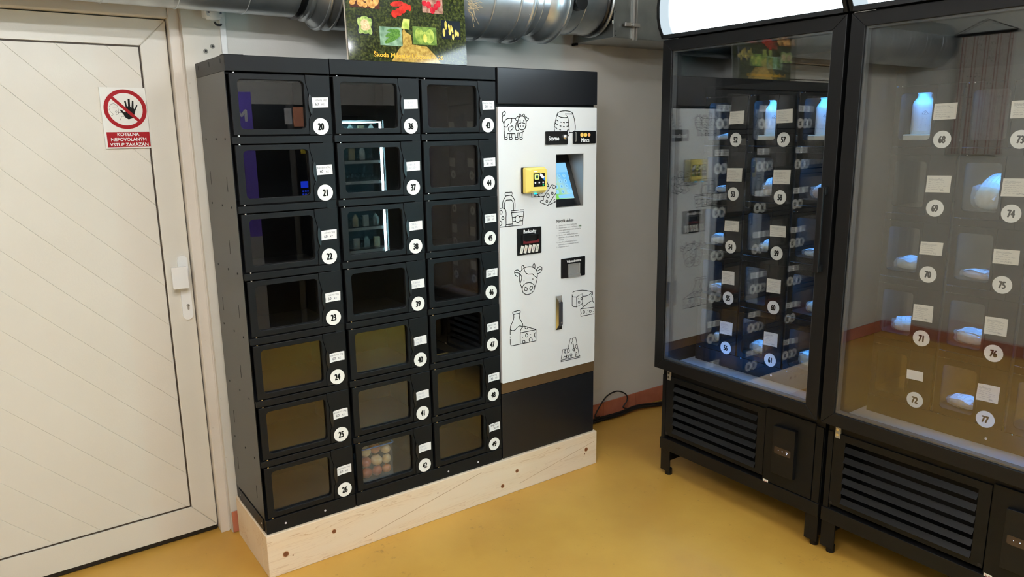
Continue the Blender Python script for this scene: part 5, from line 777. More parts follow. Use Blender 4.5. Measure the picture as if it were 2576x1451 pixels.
MB().text('Mince', 1.620 - PX, 1.667, .0185, FY - .0066, xs=.8, bold=.03, wmax=.07).obj('lettering', wt, pt)
MB().prism([rrect(1.5555 - PX, 1.5645 - PX, 1.661, 1.704, .003, 2), rrect(1.558 - PX, 1.562 - PX, 1.664, 1.701, .0018, 2)], FY - .0078, FY - .0061).obj('coin_slot', M['steel'], pt)
for x, cc, r_ in ((1.599, (242, 196, 104), .0105), (1.6215, (244, 200, 92), .0095), (1.6435, (240, 168, 110), .0085)):
    MB().prism([circ(x - PX, 1.691, r_, 20)], FY - .0066, FY - .0061).obj('coin_print', pm('coin_print', cc, .4), pt)
pt = plate('banknote_plate', 1.217, 1.3565, 1.156, 1.279, .004)
MB().text('Bankovky', 1.289 - PX, 1.2635, .0165, FY - .0046, xs=.8, bold=.03, wmax=.088).obj('lettering', wt, pt)
bs = MB().prism([rect(1.2415 - PX, 1.339 - PX, 1.208, 1.2475), rect(1.248 - PX, 1.333 - PX, 1.219, 1.243)], FY - .012, FY - .0043).obj('note_slot', M['blackpl'], pt)
MB().prism([[(1.244 - PX, 1.2085), (1.336 - PX, 1.2085), (1.336 - PX, 1.226), (1.318 - PX, 1.218), (1.262 - PX, 1.218), (1.246 - PX, 1.224)]], FY - .0135, FY - .0122).obj('red_lip', pm('red_lip', (96, 26, 32), .35), bs)
for i, (x, t, cc) in enumerate(((1.242, '100', (110, 140, 120)), (1.264, '200', (190, 120, 70)), (1.287, '500', (200, 100, 90)), (1.309, '1000', (120, 70, 110)), (1.331, '2000', (90, 120, 90)))):
    z = 1.1815; a = math.radians(15)
    R2 = lambda u, v: (x - PX + u * math.cos(-a) - v * math.sin(-a), z + u * math.sin(-a) + v * math.cos(-a))
    q = MB().prism([[R2(u, v) for u, v in rect(-.0078, .0078, -.0185, .0185)]], FY - .0048, FY - .0043)
    q.text(t, *R2(0, 0), .0085, FY - .0051, m=1, rot=math.pi / 2 - a, xs=.75, bold=.01)
    q.obj('banknote_print', [yl, pm('note_ink', cc, .5)], pt)
pt = plate('coin_return_plate', 1.4755, 1.6265, 1.0165, 1.112, .004)
MB().text('Vrácené mince', 1.554 - PX, 1.0965, .0125, FY - .0046, xs=.85, bold=.03, wmax=.104).obj('lettering', wt, pt)
cu = MB(); a0, a1, b0, b1 = 1.5155 - PX, 1.5895 - PX, 1.0185, 1.083
cu.prism([rect(a0, a1, b0, b1), rect(a0 + .004, a1 - .006, b0 + .014, b1 - .002)], FY - .009, FY - .0043)
cu.box(a0 + .004, a1 - .006, FY - .0043, FY - .0041, b0 + .014, b1 - .002)
cu.prism([[(a0, b0), (a1, b0), (a1, b0 + .011), (a0, b0 + .011)]], FY - .015, FY - .009)
cu.obj('coin_cup', M['steel'], pt)
# instructions
ins = MB(); y_ = FY
ins.text('Návod k obsluze', 1.4505 - PX, 1.2885, .0135, y_, xs=.8, bold=.025, align='L', wmax=.153)
ins.obj('instruction_heading', M['print'], U)
ins = MB(); z = 1.2705
for n_, t in (('1.', 'Zvolte číslo boxu / přihrádky'), ('2.', 'Zkontrolujte cenu a tlačítkem (      )'), ('', 'znovu potvrďte, produkt přejde do'), ('', 'nákupního košíku.'), ('3.', 'Zvolte číslo dalšího boxu nebo'), ('', 'ukončete nákup stiskem „Nákup'), ('', 'ukončit      “.'), ('4.', 'Uhraďte požadovanou částku'), ('', '(mince/bankovky/platební karta)'), ('5.', 'Odeberte zboží.')):
    if n_: ins.text(n_, 1.4505 - PX, z, .0058, y_, align='L', xs=.85)
    ins.text(t, 1.4625 - PX, z, .0058, y_, align='L', xs=1.16, wmax=.146); z -= .0114
ins.obj('instruction_text', pm('grey_print', (70, 72, 70), .5), U)
MB().prism([rrect(1.5905 - PX, 1.6025 - PX, 1.2585, 1.2660, .002, 2)], FY - .0002, FY + .0002).obj('key_icon', pm('icon_green', (110, 130, 110), .5), U)
# swing handle
hd = MB(); x0, x1, z0, z1 = 1.4405 - PX, 1.476 - PX, .768, .935
o4 = [(x0, z0), (x1, z0), (x1, z1), (x0, z1)]; i4 = [(x0 + .013, z0 + .022), (x1 - .002, z0 + .016), (x1 - .002, z1 - .02), (x0 + .013, z1 - .026)]
v = [(a, FY - .0002, c_) for a, c_ in o4] + [(a, FY - .006, c_) for a, c_ in o4] + [(a, FY - .011, c_) for a, c_ in i4]
hd.add(v, [(0, 1, 5, 4), (1, 2, 6, 5), (2, 3, 7, 6), (3, 0, 4, 7), (4, 5, 9, 8), (5, 6, 10, 9), (6, 7, 11, 10), (7, 4, 8, 11), (8, 9, 10, 11)])
hd = hd.obj('swing_handle', M['chrome'], U)
MB().prism([rrect(x0 + .0165, x1 - .0035, z0 + .022, z1 - .026, .007)], FY - .019, FY - .0112).obj('lever', pm('dark_lever', (52, 54, 60), .35), hd, bevel=.002)
MB().cyl((x1 - .0118, FY - .0205, z0 + .036), 'y', .0048, .0014, 16).obj('key_lock', M['chrome'], hd)
# yellow card reader
Rr = empty('card_reader', (1.304 - PX, FY, 1.4945)); Rr.parent = U
MB().prism([rrect(-.059, .052, -.058, .058, .004, 3)], -.009, -.0002).obj('back_plate', M['blackpl'], Rr)
yel = pm('yellow_plastic', (240, 216, 110), .4)
yb = MB(); fr0 = rrect(-.055, .055, -.057, .057, .006, 3); fr1 = rrect(-.038, .052, -.046, .05, .006, 3)
n = len(fr0); ra, rb, rc_ = [(a, -.0092, c_) for a, c_ in fr0], [(a, -.03, c_) for a, c_ in fr0], [(a, -.046, c_) for a, c_ in fr1]
yb.add(ra + rb + rc_, [(i, (i + 1) % n, n + (i + 1) % n, n + i) for i in range(n)] + [(n + i, n + (i + 1) % n, 2 * n + (i + 1) % n, 2 * n + i) for i in range(n)] + [tuple(range(2 * n, 3 * n)), tuple(reversed(range(n)))])
yb.obj('case', yel, Rr, bevel=.001)
MB().prism([rect(-.024, .04, -.028, .032)], -.0468, -.0461).obj('screen', pm('reader_screen', (12, 12, 14), .15), Rr)
q = MB()
q.prism([rrect(-.018, .008, .004, .028, .004, 3)], -.0474, -.0469, 0); q.prism([rect(-.010, .001, .009, .023)], -.0478, -.0475, 1)
q.prism([[(.012, .03), (.02, .03), (.038, .015), (.03, .005), (.012, .02)]], -.0474, -.0469, 2); q.prism([[(.03, .006), (.039, .014), (.039, -.004)]], -.0476, -.0475, 3)
for x in (-.014, .008, .03): q.prism([circ(x, -.010, .0042, 12)], -.0474, -.0469, 2)
q.prism([circ(.031, -.0205, .0042, 12)], -.0474, -.0469, 4)
q.obj('screen_icons', [emis('icon_lime', (236, 250, 150), .9), emis('icon_navy', (20, 70, 80), .7), emis('icon_white', (250, 250, 250), .9), emis('icon_blue', (30, 130, 230), .9), emis('icon_green2', (40, 200, 120), .9)], Rr)
MB().prism([rrect(-.02, -.004, -.0, .003, .001, 2)], -.0475, -.0461).obj('status_light', emis('status_white', (255, 255, 255), 1.2), Rr, loc=(0, 0, .0385))
MB().cyl((-.005, -.036, -.0615), 'z', .008, .0045, 16).obj('blue_light', emis('cyan_light', (30, 190, 255), 2.), Rr)
# ================================================================== REFRIGERATORS
FX, FY1, FY2 = 1.83, -.291, -1.177
FW = .870
ROWZ, IR, IC = 1.849, .244, .246
def sign_mat():
    m, n, l, b = new_mat('backlit_header'); n.remove(b)
    tc = n.new('ShaderNodeTexCoord'); sp = n.new('ShaderNodeSeparateXYZ'); l.new(tc.outputs['Object'], sp.inputs[0])
    # no tube is built; its fall-off near both ends is painted into the emission
    r = n.new('ShaderNodeValToRGB'); e = r.color_ramp.elements
    e[0].position = .062; e[0].color = (.055, .055, .055, 1); e[1].position = .105; e[1].color = (1, 1, 1, 1)
    k = e.new(.82); k.color = (1, 1, 1, 1); k = e.new(.862); k.color = (.12, .12, .12, 1)
    l.new(sp.outputs['X'], r.inputs['Fac'])
    mu = n.new('ShaderNodeMath'); mu.operation = 'MULTIPLY'; mu.inputs[1].default_value = SIGN; l.new(r.outputs['Color'], mu.inputs[0])
    em = n.new('ShaderNodeEmission'); em.inputs[0].default_value = lin((222, 240, 250)) + (1,); l.new(mu.outputs[0], em.inputs[1])
    l.new(em.outputs[0], n['Material Output'].inputs['Surface'])
    return m
M['sign'] = sign_mat()
M['liner'] = pm('fridge_liner', (42, 45, 48), .5)
M['tray'] = pm('steel_floor', (186, 190, 194), .34, metal=.15)
M['spacer'] = pm('glass_spacer', (74, 78, 81), .4)
hdr = [(-.012, 2.118), (-.030, 2.15), (-.040, 2.19), (-.042, 2.235), (-.036, 2.28), (-.022, 2.33), (-.004, 2.365)]   # (y, z) bulging outline
def fridge(y0, label, disp, lit):
    R = empty('glass_door_fridge', (FX, y0, 0), -math.pi / 2, label, 'fridge')
    # carcass
    q = MB(); bx = .07
    q.box(0, .03, bx, .80, .19, 2.10); q.box(FW - .03, FW, bx, .80, .19, 2.10); q.box(.03, FW - .03, .77, .80, .19, 2.10)
    q.box(.03, FW - .03, bx, .77, 2.06, 2.10)
    q.obj('carcass', M['black'], R)
    MB().box(.0305, FW - .0305, bx + .002, .7695, .580, .588).obj('floor_tray', M['tray'], R)
    MB().box(.03, FW - .03, bx + .0005, bx + .0015, .498, .5795).obj('front_rail', M['black'], R)
    MB().box(.0305, FW - .0305, .30, .305, .2, .5395).obj('bulkhead', M['dark'], R)
    # lit header with black surround
    q = MB(); prof = hdr + [(.35, 2.365), (.35, 2.105), (-.006, 2.105)]
    for x in (-.004, FW - .010):
        v = [(x, a, c_) for a, c_ in prof] + [(x + .014, a, c_) for a, c_ in prof]; n = len(prof)
        q.add(v, [tuple(range(n)), tuple(reversed(range(n, 2 * n)))] + [(i, i + n, (i + 1) % n + n, (i + 1) % n) for i in range(n)])
    q.box(.010, FW - .010, -.012, .35, 2.1035, 2.1195); q.box(.010, FW - .010, -.006, .35, 2.358, 2.368); q.box(.01, FW - .01, .34, .35, 2.12, 2.358)
    H = q.obj('header', M['blackframe'], R)
    q = MB(); n = len(hdr); N = 24
    xs = [.0105 + (FW - .021) * i / N for i in range(N + 1)]
    ins = [(a + .003, min(max(c_, 2.1205), 2.357)) for a, c_ in hdr]
    v = [(x, a, c_) for x in xs for a, c_ in ins]
    q.add(v, [(i * n + k, (i + 1) * n + k, (i + 1) * n + k + 1, i * n + k + 1) for i in range(N) for k in range(n - 1)], 0, True)
    q.obj('light_panel', M['sign'], H)
    # glass door
    gx0, gx1, gz0, gz1 = .053, .817, .629, 2.05; dz0, dz1 = .577, 2.0985
    Dr = empty('glass_door', (0, 0, 0)); Dr.parent = R
    fr = lambda nm, pts: MB().prism([pts], 0, .052).obj(nm, M['blackframe'], Dr, bevel=.0018)
    e = .0004
    fr('stile', [(0, dz0), (gx0, gz0), (gx0, gz1), (0, dz1)]); fr('stile', [(gx1, gz0), (FW, dz0), (FW, dz1), (gx1, gz1)])
    fr('rail', [(e, dz0), (FW - e, dz0), (gx1 - e, gz0), (gx0 + e, gz0)]); fr('rail', [(gx0 + e, gz1), (gx1 - e, gz1), (FW - e, dz1), (e, dz1)])
    MB().box(gx0 - .004, gx1 + .004, .006, .010, gz0 - .004, gz1 + .004).obj('glass_pane', M['glass'], Dr)
    MB().box(gx0 - .004, gx1 + .004, .032, .036, gz0 - .004, gz1 + .004).obj('glass_pane', M['glass'], Dr)
    MB().prism([rect(gx0 + .0002, gx1 - .0002, gz0 + .0002, gz1 - .0002), rect(gx0 + .007, gx1 - .007, gz0 + .007, gz1 - .007)], .0105, .0315).obj('spacer', M['spacer'], Dr)
    q = MB(); hx0, hx1, hz0, hz1 = .826, .850, 1.170, 1.492
    q.box(hx0, hx1, -.036, -.022, hz0, hz1); q.box(hx0, hx1, -.0218, -.0004, hz1 - .03, hz1); q.box(hx0, hx1, -.0218, -.0004, hz0, hz0 + .03)
    q.obj('handle', M['blackframe'], Dr, bevel=.004)
    MB().box(.0, .034, .0535, .068, dz0 - .02, dz0 - .002).obj('hinge', M['chrome'], R)
    hg = MB().box(.030, .052, .062, .0695, .506, .556).obj('hinge_bracket', M['steel'], R, bevel=.001)
    for z in (.522, .543): MB().cyl((.041, .058, z), 'y', .006, .0038, 6).obj('bolt', M['chrome'], hg)
    MB().cyl((-.002, .056, .568), 'x', .005, .03, 10).obj('hinge_pin', M['chrome'], R)
    MB().box(.008, .085, .004, .03, 2.0992, 2.1012).obj('hinge_plate', M['chrome'], R)
    MB().cyl((.022, .008, 2.1014), 'z', .005, .002, 10).obj('bolt', M['chrome'], R)
    # louvred machine compartment
    Lv = MB().prism([rect(.026, .596, .218, .527), rect(.075, .556, .238, .498)], .0625, .0695).obj('louvre_panel', M['black'], R, bevel=.001)
    for k in range(6):
        z = .470 - .0437 * k
        v = [(.0755, .0685, z + .010), (.5555, .0685, z + .010), (.5555, .0535, z - .010), (.0755, .0535, z - .010)]
        q = MB(); q.add(v + [(a, b_ + .0022, c_ - .001) for a, b_, c_ in v], [(3, 2, 1, 0), (4, 5, 6, 7), (0, 1, 5, 4), (1, 2, 6, 5), (2, 3, 7, 6), (3, 0, 4, 7)])
        q.obj('slat', M['blackframe'], Lv)
    for x, z in ((.036, .228), (.586, .228)): MB().cyl((x, .0612, z), 'y', .006, .0012, 12).obj('screw', M['dark'], Lv)
    Cp = MB().box(.600, .832, .060, .0695, .203, .536).obj('control_panel', M['black'], R, bevel=.001)
    MB().prism([[(.652, .262), (.757, .262), (.757, .480), (.652, .476)]], .040, .0598).obj('control_cover', M['blackframe'], Cp, bevel=.0015)
    ds = MB().prism([rrect(.664, .742, .356, .388, .005, 3)], .0385, .0398).obj('display', pm('display_smoke', (58, 46, 40), .2), Cp)
    q = MB()
    q.text(disp, .725, .371, .013, .0380, bold=.01); q.prism([circ(.703, .374, .0018, 8)], .0378, .0383); q.prism([circ(.684, .374, .0014, 8)], .0378, .0383)
    q.obj('display_digits', emis('display_white', (225, 230, 255), 1.1), Cp)
    st = MB().prism([rect(.604, .630, .1935, .2085)], .0588, .0596); st.ribbon([(.611, .203), (.617, .197), (.623, .203)], .0022, .0584, 1); st.ribbon([(.610, .197), (.624, .197)], .0015, .0584, 1)
    st.obj('small_sticker', [M['sticker'], M['red']], Cp)
    MB().box(.002, .024, .062, .0698, .2, .527).obj('corner_post', M['black'], R); MB().box(.836, FW - .002, .062, .0698, .2, .527).obj('corner_post', M['black'], R)
    MB().box(-.002, FW + .0015, .058, .09, .138, .1985).obj('plinth_rail', M['blackframe'], R, bevel=.002)
    MB().box(.0, FW, .0905, .80, .178, .1895).obj('base_pan', M['dark'], R)
    for x in (.0, FW - .058):
        for yb_ in (.066, .66):
            q = MB().box(x, x + .058, yb_, yb_ + .006, .024, .1375) if yb_ < .1 else MB().box(x, x + .058, yb_ + .1, yb_ + .106, .024, .178)
            if yb_ < .1: q.box(x if x == 0 else x + .052, (x + .006) if x == 0 else x + .058, yb_ + .006, yb_ + .16, .05, .1375); q.cyl((x + .034, yb_ + .024, 0), 'z', .017, .03, 12)
            else: q.cyl((x + .03, yb_ + .08, 0), 'z', .017, .178, 12)
            q.obj('leg', M['blackframe'], R)
    MB().box(*lit, .076, .082, .600, .606).obj('light_strip', M['ledstrip'], R)  # added out of sight behind the bottom rail to tint the tray
    return R
F1 = fridge(FY1, 'black glass-door fridge numbered from 52, the one next to the room corner', '7', (.04, .5))
F2 = fridge(FY2, 'black glass-door fridge numbered from 68, cut off at the right edge of the photo', '7', (.55, .8))

# ------------------------------------------------------------------ locker inserts inside the fridges
IX = 2.065
idoor_me = MB().prism([rect(.0045, .1495, -.214, 0), rrect(.0255, .140, -.190, -.023, .013)], 0, .006).mesh('compartment_door')
ipane_me = MB().box(.0205, .145, .0064, .0084, -.196, -.018).mesh('window_pane')
iplate_me = MB().prism([rect(.151, .239, -.214, .002)], -.0002, .006).mesh('lock_plate')
ipin_me = MB().cyl((.026, .002, 0), 'z', .003, .003, 8).mesh('hinge_pin')
igrip_me = MB().prism([[tuple(p) for p in smooth([(.1505, -.07), (.154, -.085), (.154, -.115), (.150, -.13), (.148, -.1)], 3, True)]], -.004, -.0004).mesh('pull_grip')
istrip_me = MB().box(.004, .197, .0015, .007, -.2425, -.2175).mesh('shelf_strip')
iblocker_me = MB().box(.006, .240, .0098, .0112, -.014, .004).mesh('led_hood')  # added strip that stops fill light leaking through the door gaps
ifillbar_me = MB().box(.02, .20, .030, .040, -.006, -.0035).mesh('led_bar')  # added bar, standing in for light entering from the cabinet sides
ink2 = [M['paper'], M['ink']]
ipaper = pm('cream_paper', (226, 222, 210), .85)
prices = {69: '320,-', 70: '215,-', 71: '262,-', 75: '215,-', 76: '242,-', 61: '253,-', 77: '253,-', 68: '156,-', 57: '156,-', 52: '156,-'}
def menu_slip(num, wd, ht, rows):
    q = paper_mesh(wd, ht, .004, num, [])
    rn = random.Random(num * 3 + 1)
    if rows:
        for k in range(rows):
            z = ht / 2 - ht * (.15 + .66 * k / max(rows - 1, 1)); x0 = wd * .1; x1 = wd * rn.uniform(.55, .95)
            if k == 0: q.ribbon([(x0, z - .0035), (x1, z - .0025)], .0006, -.0062, 1)
            scribble(q, x0, x1, z + x0 * .03, ht * .055, .0006, -.0062, rn)
        if num in prices: q.text(prices[num], wd * .62, -ht * .36, .0055, -.0062, m=1, align='L', xs=.85)
        else: scribble(q, wd * .6, wd * .85, -ht * .33, .004, .0008, -.0062, rn)
    return q.mesh('menu_slip')
def insert(ycol, first, label):
    R = empty('locker_insert', (IX, ycol, 0), -math.pi / 2, label, 'locker')
    Wd = IC * 3
    q = MB(); q.box(0, .002, .0095, .42, .5885, 1.9); q.box(Wd - .002, Wd, .0095, .42, .5885, 1.9); q.box(.002, Wd - .002, .415, .42, .5885, 1.9)
    for c in (1, 2): q.box(IC * c - .003, IC * c + .003, .0095, .415, .6, 1.86)
    q.box(.002, Wd - .002, .0095, .415, 1.86, 1.9); q.obj('carcass', M['liner'], R)
    MB().box(0, Wd, .0, .0093, 1.853, 1.9).obj('top_strip', M['black'], R, bevel=.001)
    MB().box(0, Wd, .0, .0093, .5885, .6575).obj('base_strip', M['black'], R, bevel=.001)
    MB().cyl((.44, -.0016, .615), 'y', .0045, .0015, 12).obj('bolt_cap', M['screwwhite'], R)
    for r in range(5):
        z = ROWZ - IR * r - .2135
        MB().box(.0024, Wd - .0024, .011, .4145, z + .016, z + .019).obj('shelf', M['liner'], R)
    for c in range(3):
        u = IC * c
        MB().box(u + .1975, u + .239, .002, .0092, .658, ROWZ - .217).obj('post', M['black'], R)
        for r in range(5):
            num = first + 5 * c + r; z = ROWZ - IR * r; loc = (u, 0, z)
            dd = link('compartment_door', idoor_me, M['black'], R, bevel=.001, loc=loc)
            link('window_pane', ipane_me, M['glass'], dd); link('hinge_pin', ipin_me, M['chrome'], dd, loc=(0, 0, .0005)); link('hinge_pin', ipin_me, M['chrome'], dd, loc=(0, 0, -.2185))
            pl_ = link('lock_plate', iplate_me, M['black'], R, bevel=.001, loc=loc)
            link('pull_grip', igrip_me, M['blackpl'], pl_)
            link('number_sticker', sticker_mesh(str(num)), [M['sticker'], M['print']], pl_, loc=(.1842, -.0004, -.188), label='round white sticker reading %d' % num)
            ht, rows = [(.056, 6), (.060, 7), (.048, 5), (.062, 7), (.062, 7)][r]
            if num in (75,): ht, rows = .05, 5
            if num == 72: wd_, ht, rows = .06, .036, 0
            else: wd_ = [.076, .082, .078, .07, .07][r]
            link('menu_slip', menu_slip(num, wd_, ht, rows), [M['sticker'] if num == 72 else ipaper, M['pen']], pl_, loc=(.148, -.0012, -.092 - (.01 if r == 1 else 0)))
            if r < 4: link('shelf_strip', istrip_me, M['black'], R, bevel=.001, loc=loc)
            if num not in (69, 72): link('led_bar', ifillbar_me, M['led'], R, loc=loc)
            link('led_hood', iblocker_me, M['dark'], R, loc=loc)
    return R
YI1, YI2 = -.344, -1.232
I1 = insert(YI1, 52, 'black locker insert numbered 52 to 61 behind the left fridge glass')
I2 = insert(YI2, 68, 'black locker insert numbered 68 to 77 behind the right fridge glass')
# glowing squares stand in for light showing through the compartments' vent holes
hole = emis('lit_hole', (70, 150, 235), .55)
hole.cycles.emission_sampling = 'NONE'
for R, lst in ((I1, ((0, 1), (1, 1), (1, 4), (2, 1), (2, 2), (2, 4), (1, 3))), (I2, ((2, 0),))):
    for c, r in lst:
        for i in range(4):
            for j in range(2):
                u = IC * c + .05 + .042 * i; z = ROWZ - IR * r - .07 - .05 * j
                MB().box(u, u + .008, .4138, .4148, z, z + .016).obj('lit_vent_hole', hole, R)

# ------------------------------------------------------------------ goods in the compartments
def place(ycol, c, r, u, dep):       # -> world position of a spot on a compartment floor
    return (IX + dep, ycol - IC * c - u, ROWZ - IR * r - .1943)
M['milk'] = pm('milk_plastic', (232, 236, 238), .35)
M['film'] = plastic_film('clear_film', (214, 222, 228), .30)
M['labelp'] = pm('label_paper', (224, 230, 234), .7)
M['food1'] = pm('pale_cheese', (226, 214, 184), .6, noise=(60, .2, (206, 186, 146)))
M['food2'] = pm('meat', (196, 140, 120), .55, noise=(70, .22, (226, 196, 176)))
M['food3'] = pm('bread_roll', (206, 170, 120), .7, noise=(60, .2, (176, 132, 84)))
M['beige'] = pm('beige_carton', (224, 214, 190), .6)
bot_prof = [(.036, 0), (.0385, .004), (.0385, .105), (.0375, .112), (.034, .12), (.028, .128), (.0235, .134), (.0225, .139), (.0225, .146)]
cap_prof = [(.0243, .1465), (.0248, .148), (.0248, .164), (.023, .1655)]
def bottle(ycol, c, r, label, clabel, u=.062, dep=.10):
    x, y, z = place(ycol, c, r, u, dep)
    car = MB().box(-.06, .05, -.095, .05, 0, .024).obj('cheese_carton', M['beige'], None, bevel=.004, loc=(x, y - .01, z), label=clabel, category='carton', group='cartons under the milk bottles')
    R = empty('milk_bottle', (x, y, z + .0245), 0, label, 'bottle', 'milk bottles in the fridge lockers')
    MB().lathe(bot_prof, n=28).obj('bottle_body', M['milk'], R)
    MB().lathe(cap_prof, n=24).obj('bottle_cap', M['milk'], R)
    q = MB(); a0 = math.radians(214)
    wrap = lambda s_, z_, rr: (rr * math.cos(a0 + s_ / .0385), rr * math.sin(a0 + s_ / .0385), z_)
    n = 16; sp = .075
    for i in range(n):
        s0, s1 = -sp / 2 + sp * i / n, -sp / 2 + sp * (i + 1) / n
        q.add([wrap(s0, .012, .0389), wrap(s1, .012, .0389), wrap(s1, .098, .0389), wrap(s0, .098, .0389)], [(0, 1, 2, 3)], 0, True)
    def wr(pts, wd_):
        for (p, p2) in zip(pts, pts[1:]):
            dx, dz = p2[0] - p[0], p2[1] - p[1]; L = math.hypot(dx, dz) or 1; nx, nz = -dz / L * wd_ / 2, dx / L * wd_ / 2
            q.add([wrap(p[0] + nx, p[1] + nz, .0392), wrap(p[0] - nx, p[1] - nz, .0392), wrap(p2[0] - nx, p2[1] - nz, .0392), wrap(p2[0] + nx, p2[1] + nz, .0392)], [(0, 1, 2, 3)], 1)
    wr([(-.004, .072), (-.010, .073), (-.004, .082), (.0, .0845), (.004, .082), (.011, .073), (.004, .072), (-.004, .072)], .0012)
    wr([(-.003, .075), (.003, .079)], .0012)
    for z_, a, b_ in ((.066, -.02, .005), (.056, -.006, .008), (.046, -.022, .022), (.034, -.012, .006), (.029, .004, .02), (.025, -.02, -.008)):
        wr([(a, z_), (b_, z_ + .0005)], .0011)
    q.obj('bottle_label', [M['labelp'], pm('label_ink', (40, 60, 96), .6)], R)
bottle(YI1, 1, 0, 'white milk bottle left of sticker 57 in the left fridge', 'flat beige carton under the milk bottle left of sticker 57')
bottle(YI1, 2, 0, 'white milk bottle half hidden by the fridge door stile right of sticker 57', 'flat beige carton under the bottle beside the stile right of sticker 57')
bottle(YI2, 0, 0, 'white milk bottle in the top row of the right fridge', 'flat beige carton under the only milk bottle in the right fridge')
def bag(ycol, c, r, label, u=.075, dep=.085, sx=.05, sy=.06, sz=.022, food='food1', lab=True, tilt=0., seed=0, lift=0., lz=0.):
    x, y, z = place(ycol, c, r, u, dep); rn = random.Random(seed + c * 17 + r * 5 + int(-ycol * 100))
    R = empty('food_bag', (x, y, z + lift), rn.uniform(-.4, .4) + lz, label, 'bag', 'food bags in the fridge lockers')
    def lump(rx, ry, rz_, amp, cz, ph):
        bm = bmesh.new(); bmesh.ops.create_icosphere(bm, subdivisions=3, radius=1.)
        for v in bm.verts:
            p = v.co.copy(); s_ = lambda t: math.copysign(abs(t) ** .62, t)
            k = 1 + amp * (math.sin(7 * p.x + ph) * math.sin(6 * p.y + 2 * ph) + .6 * math.sin(13 * p.y + ph) * math.sin(11 * p.z + 9 * p.x))
            v.co = Vector((s_(p.x) * rx * k, s_(p.y) * ry * k, cz + max(s_(p.z), -.98) * rz_ * (k if p.z > 0 else 1)))
            v.co.z = max(v.co.z, .0008)
        me_ = bpy.data.meshes.new('lump'); bm.to_mesh(me_); bm.free(); me_.polygons.foreach_set('use_smooth', [True] * len(me_.polygons)); return me_
    sx, sy, sz = sx * .9, sy * .9, sz * .92
    fm = lump(sx * .84, sy * .84, sz * .8, .06, sz * .95, seed); fm.name = 'filling'
    link('filling', fm, M[food], R)
    bmsh = lump(sx, sy, sz, .10, sz, seed + 1.3); bmsh.polygons.foreach_set('use_smooth', [False] * len(bmsh.polygons)); bmsh.name = 'film'
    link('film', bmsh, M['film'], R)
    if lab:
        q = MB(); n = 6; w2, h2 = sx * .78, sy * .7
        zf = lambda a, b_: sz * 2.12 - .25 * sz * ((a / w2) ** 2 + (b_ / h2) ** 2) + .0035 * math.sin(70 * a + seed) + .002 * math.sin(90 * b_ + 2 * seed) + tilt * a
        v = [(-w2 + 2 * w2 * i / n, -h2 + 2 * h2 * j / n) for i in range(n + 1) for j in range(n + 1)]
        q.add([(a, b_, zf(a, b_)) for a, b_ in v], [(i * (n + 1) + j, (i + 1) * (n + 1) + j, (i + 1) * (n + 1) + j + 1, i * (n + 1) + j + 1) for i in range(n) for j in range(n)], 0, True)
        for k in range(4):
            b0 = -h2 * .7 + h2 * .4 * k
            for i in range(5):
                a0, a1 = -w2 * .75 + 1.5 * w2 * i / 5, -w2 * .75 + 1.5 * w2 * (i + .75) / 5
                q.add([(a0, b0, zf(a0, b0) + .0006), (a1, b0, zf(a1, b0) + .0006), (a1, b0 + .0012, zf(a1, b0) + .0006), (a0, b0 + .0012, zf(a0, b0) + .0006)], [(0, 1, 2, 3)], 1)
        q.obj('paper_label', [M['labelp'], bpy.data.materials.get('bag_ink') or pm('bag_ink', (70, 96, 130), .7)], R)
    return R
T = 'clear food bag with paper label '
bag(YI1, 0, 0, 'thin clear food bag with paper label left of sticker 52', sz=.016, seed=1)
bag(YI1, 0, 1, 'small clear food bag deep in locker 53', sx=.035, sy=.03, sz=.018, seed=2, u=.06)
bag(YI1, 0, 2, 'thick pale clear food bag left of sticker 54', sz=.026, seed=3)
bag(YI1, 0, 3, 'bag of bread rolls left of sticker 55', sz=.026, food='food3', seed=4)
bag(YI1, 0, 4, 'small bluish food bag left of sticker 56', sx=.035, sy=.04, sz=.026, seed=5, u=.09)
bag(YI1, 1, 1, 'tall peaked food bag with paper label left of sticker 58', sx=.055, sy=.05, sz=.035, tilt=.5, food='food3', seed=6, u=.085)
bag(YI1, 1, 2, 'crumpled food bag with blue lit label left of sticker 59', sx=.05, sy=.05, sz=.02, tilt=.4, seed=7, u=.09)
bag(YI1, 1, 4, 'plump food bag with paper label left of sticker 61', sx=.06, sy=.06, sz=.030, seed=8, u=.09)
bag(YI1, 2, 1, 'food bag with meat beside the fridge door handle', sx=.05, sy=.05, sz=.034, food='food2', tilt=.5, seed=9, u=.09)
bag(YI1, 2, 2, 'flat white food bag two lockers right of sticker 54', sx=.06, sy=.06, sz=.018, seed=10, u=.08)
bag(YI1, 2, 3, 'small shaded food bag at the fridge frame right of sticker 60', sx=.04, sy=.04, sz=.026, tilt=.4, seed=11, u=.09)
bag(YI1, 2, 4, 'bulging food bag at the fridge frame right of sticker 61', sx=.06, sy=.055, sz=.036, seed=12, u=.09)
bag(YI2, 0, 2, 'pale cheese bag with paper label left of sticker 70', sx=.055, sy=.055, sz=.026, seed=13)
bag(YI2, 0, 3, 'twisted food bag with paper label left of sticker 71', sx=.05, sy=.06, sz=.026, tilt=.3, seed=14, u=.085)
bag(YI2, 1, 1, 'large upright food bag with paper label left of sticker 74', sx=.05, sy=.062, sz=.055, tilt=1.2, seed=15, u=.085)
bag(YI2, 1, 2, 'flat meat bag with paper label left of sticker 75', sx=.05, sy=.065, sz=.018, food='food2', seed=16, u=.08)
bag(YI2, 1, 2, 'second smaller bag behind the meat bag left of sticker 75', sx=.03, sy=.04, sz=.024, seed=17, u=.11, dep=.19)
bag(YI2, 1, 3, 'bumpy food bag with paper label left of sticker 76', sx=.05, sy=.066, sz=.030, food='food1', seed=18, u=.08)
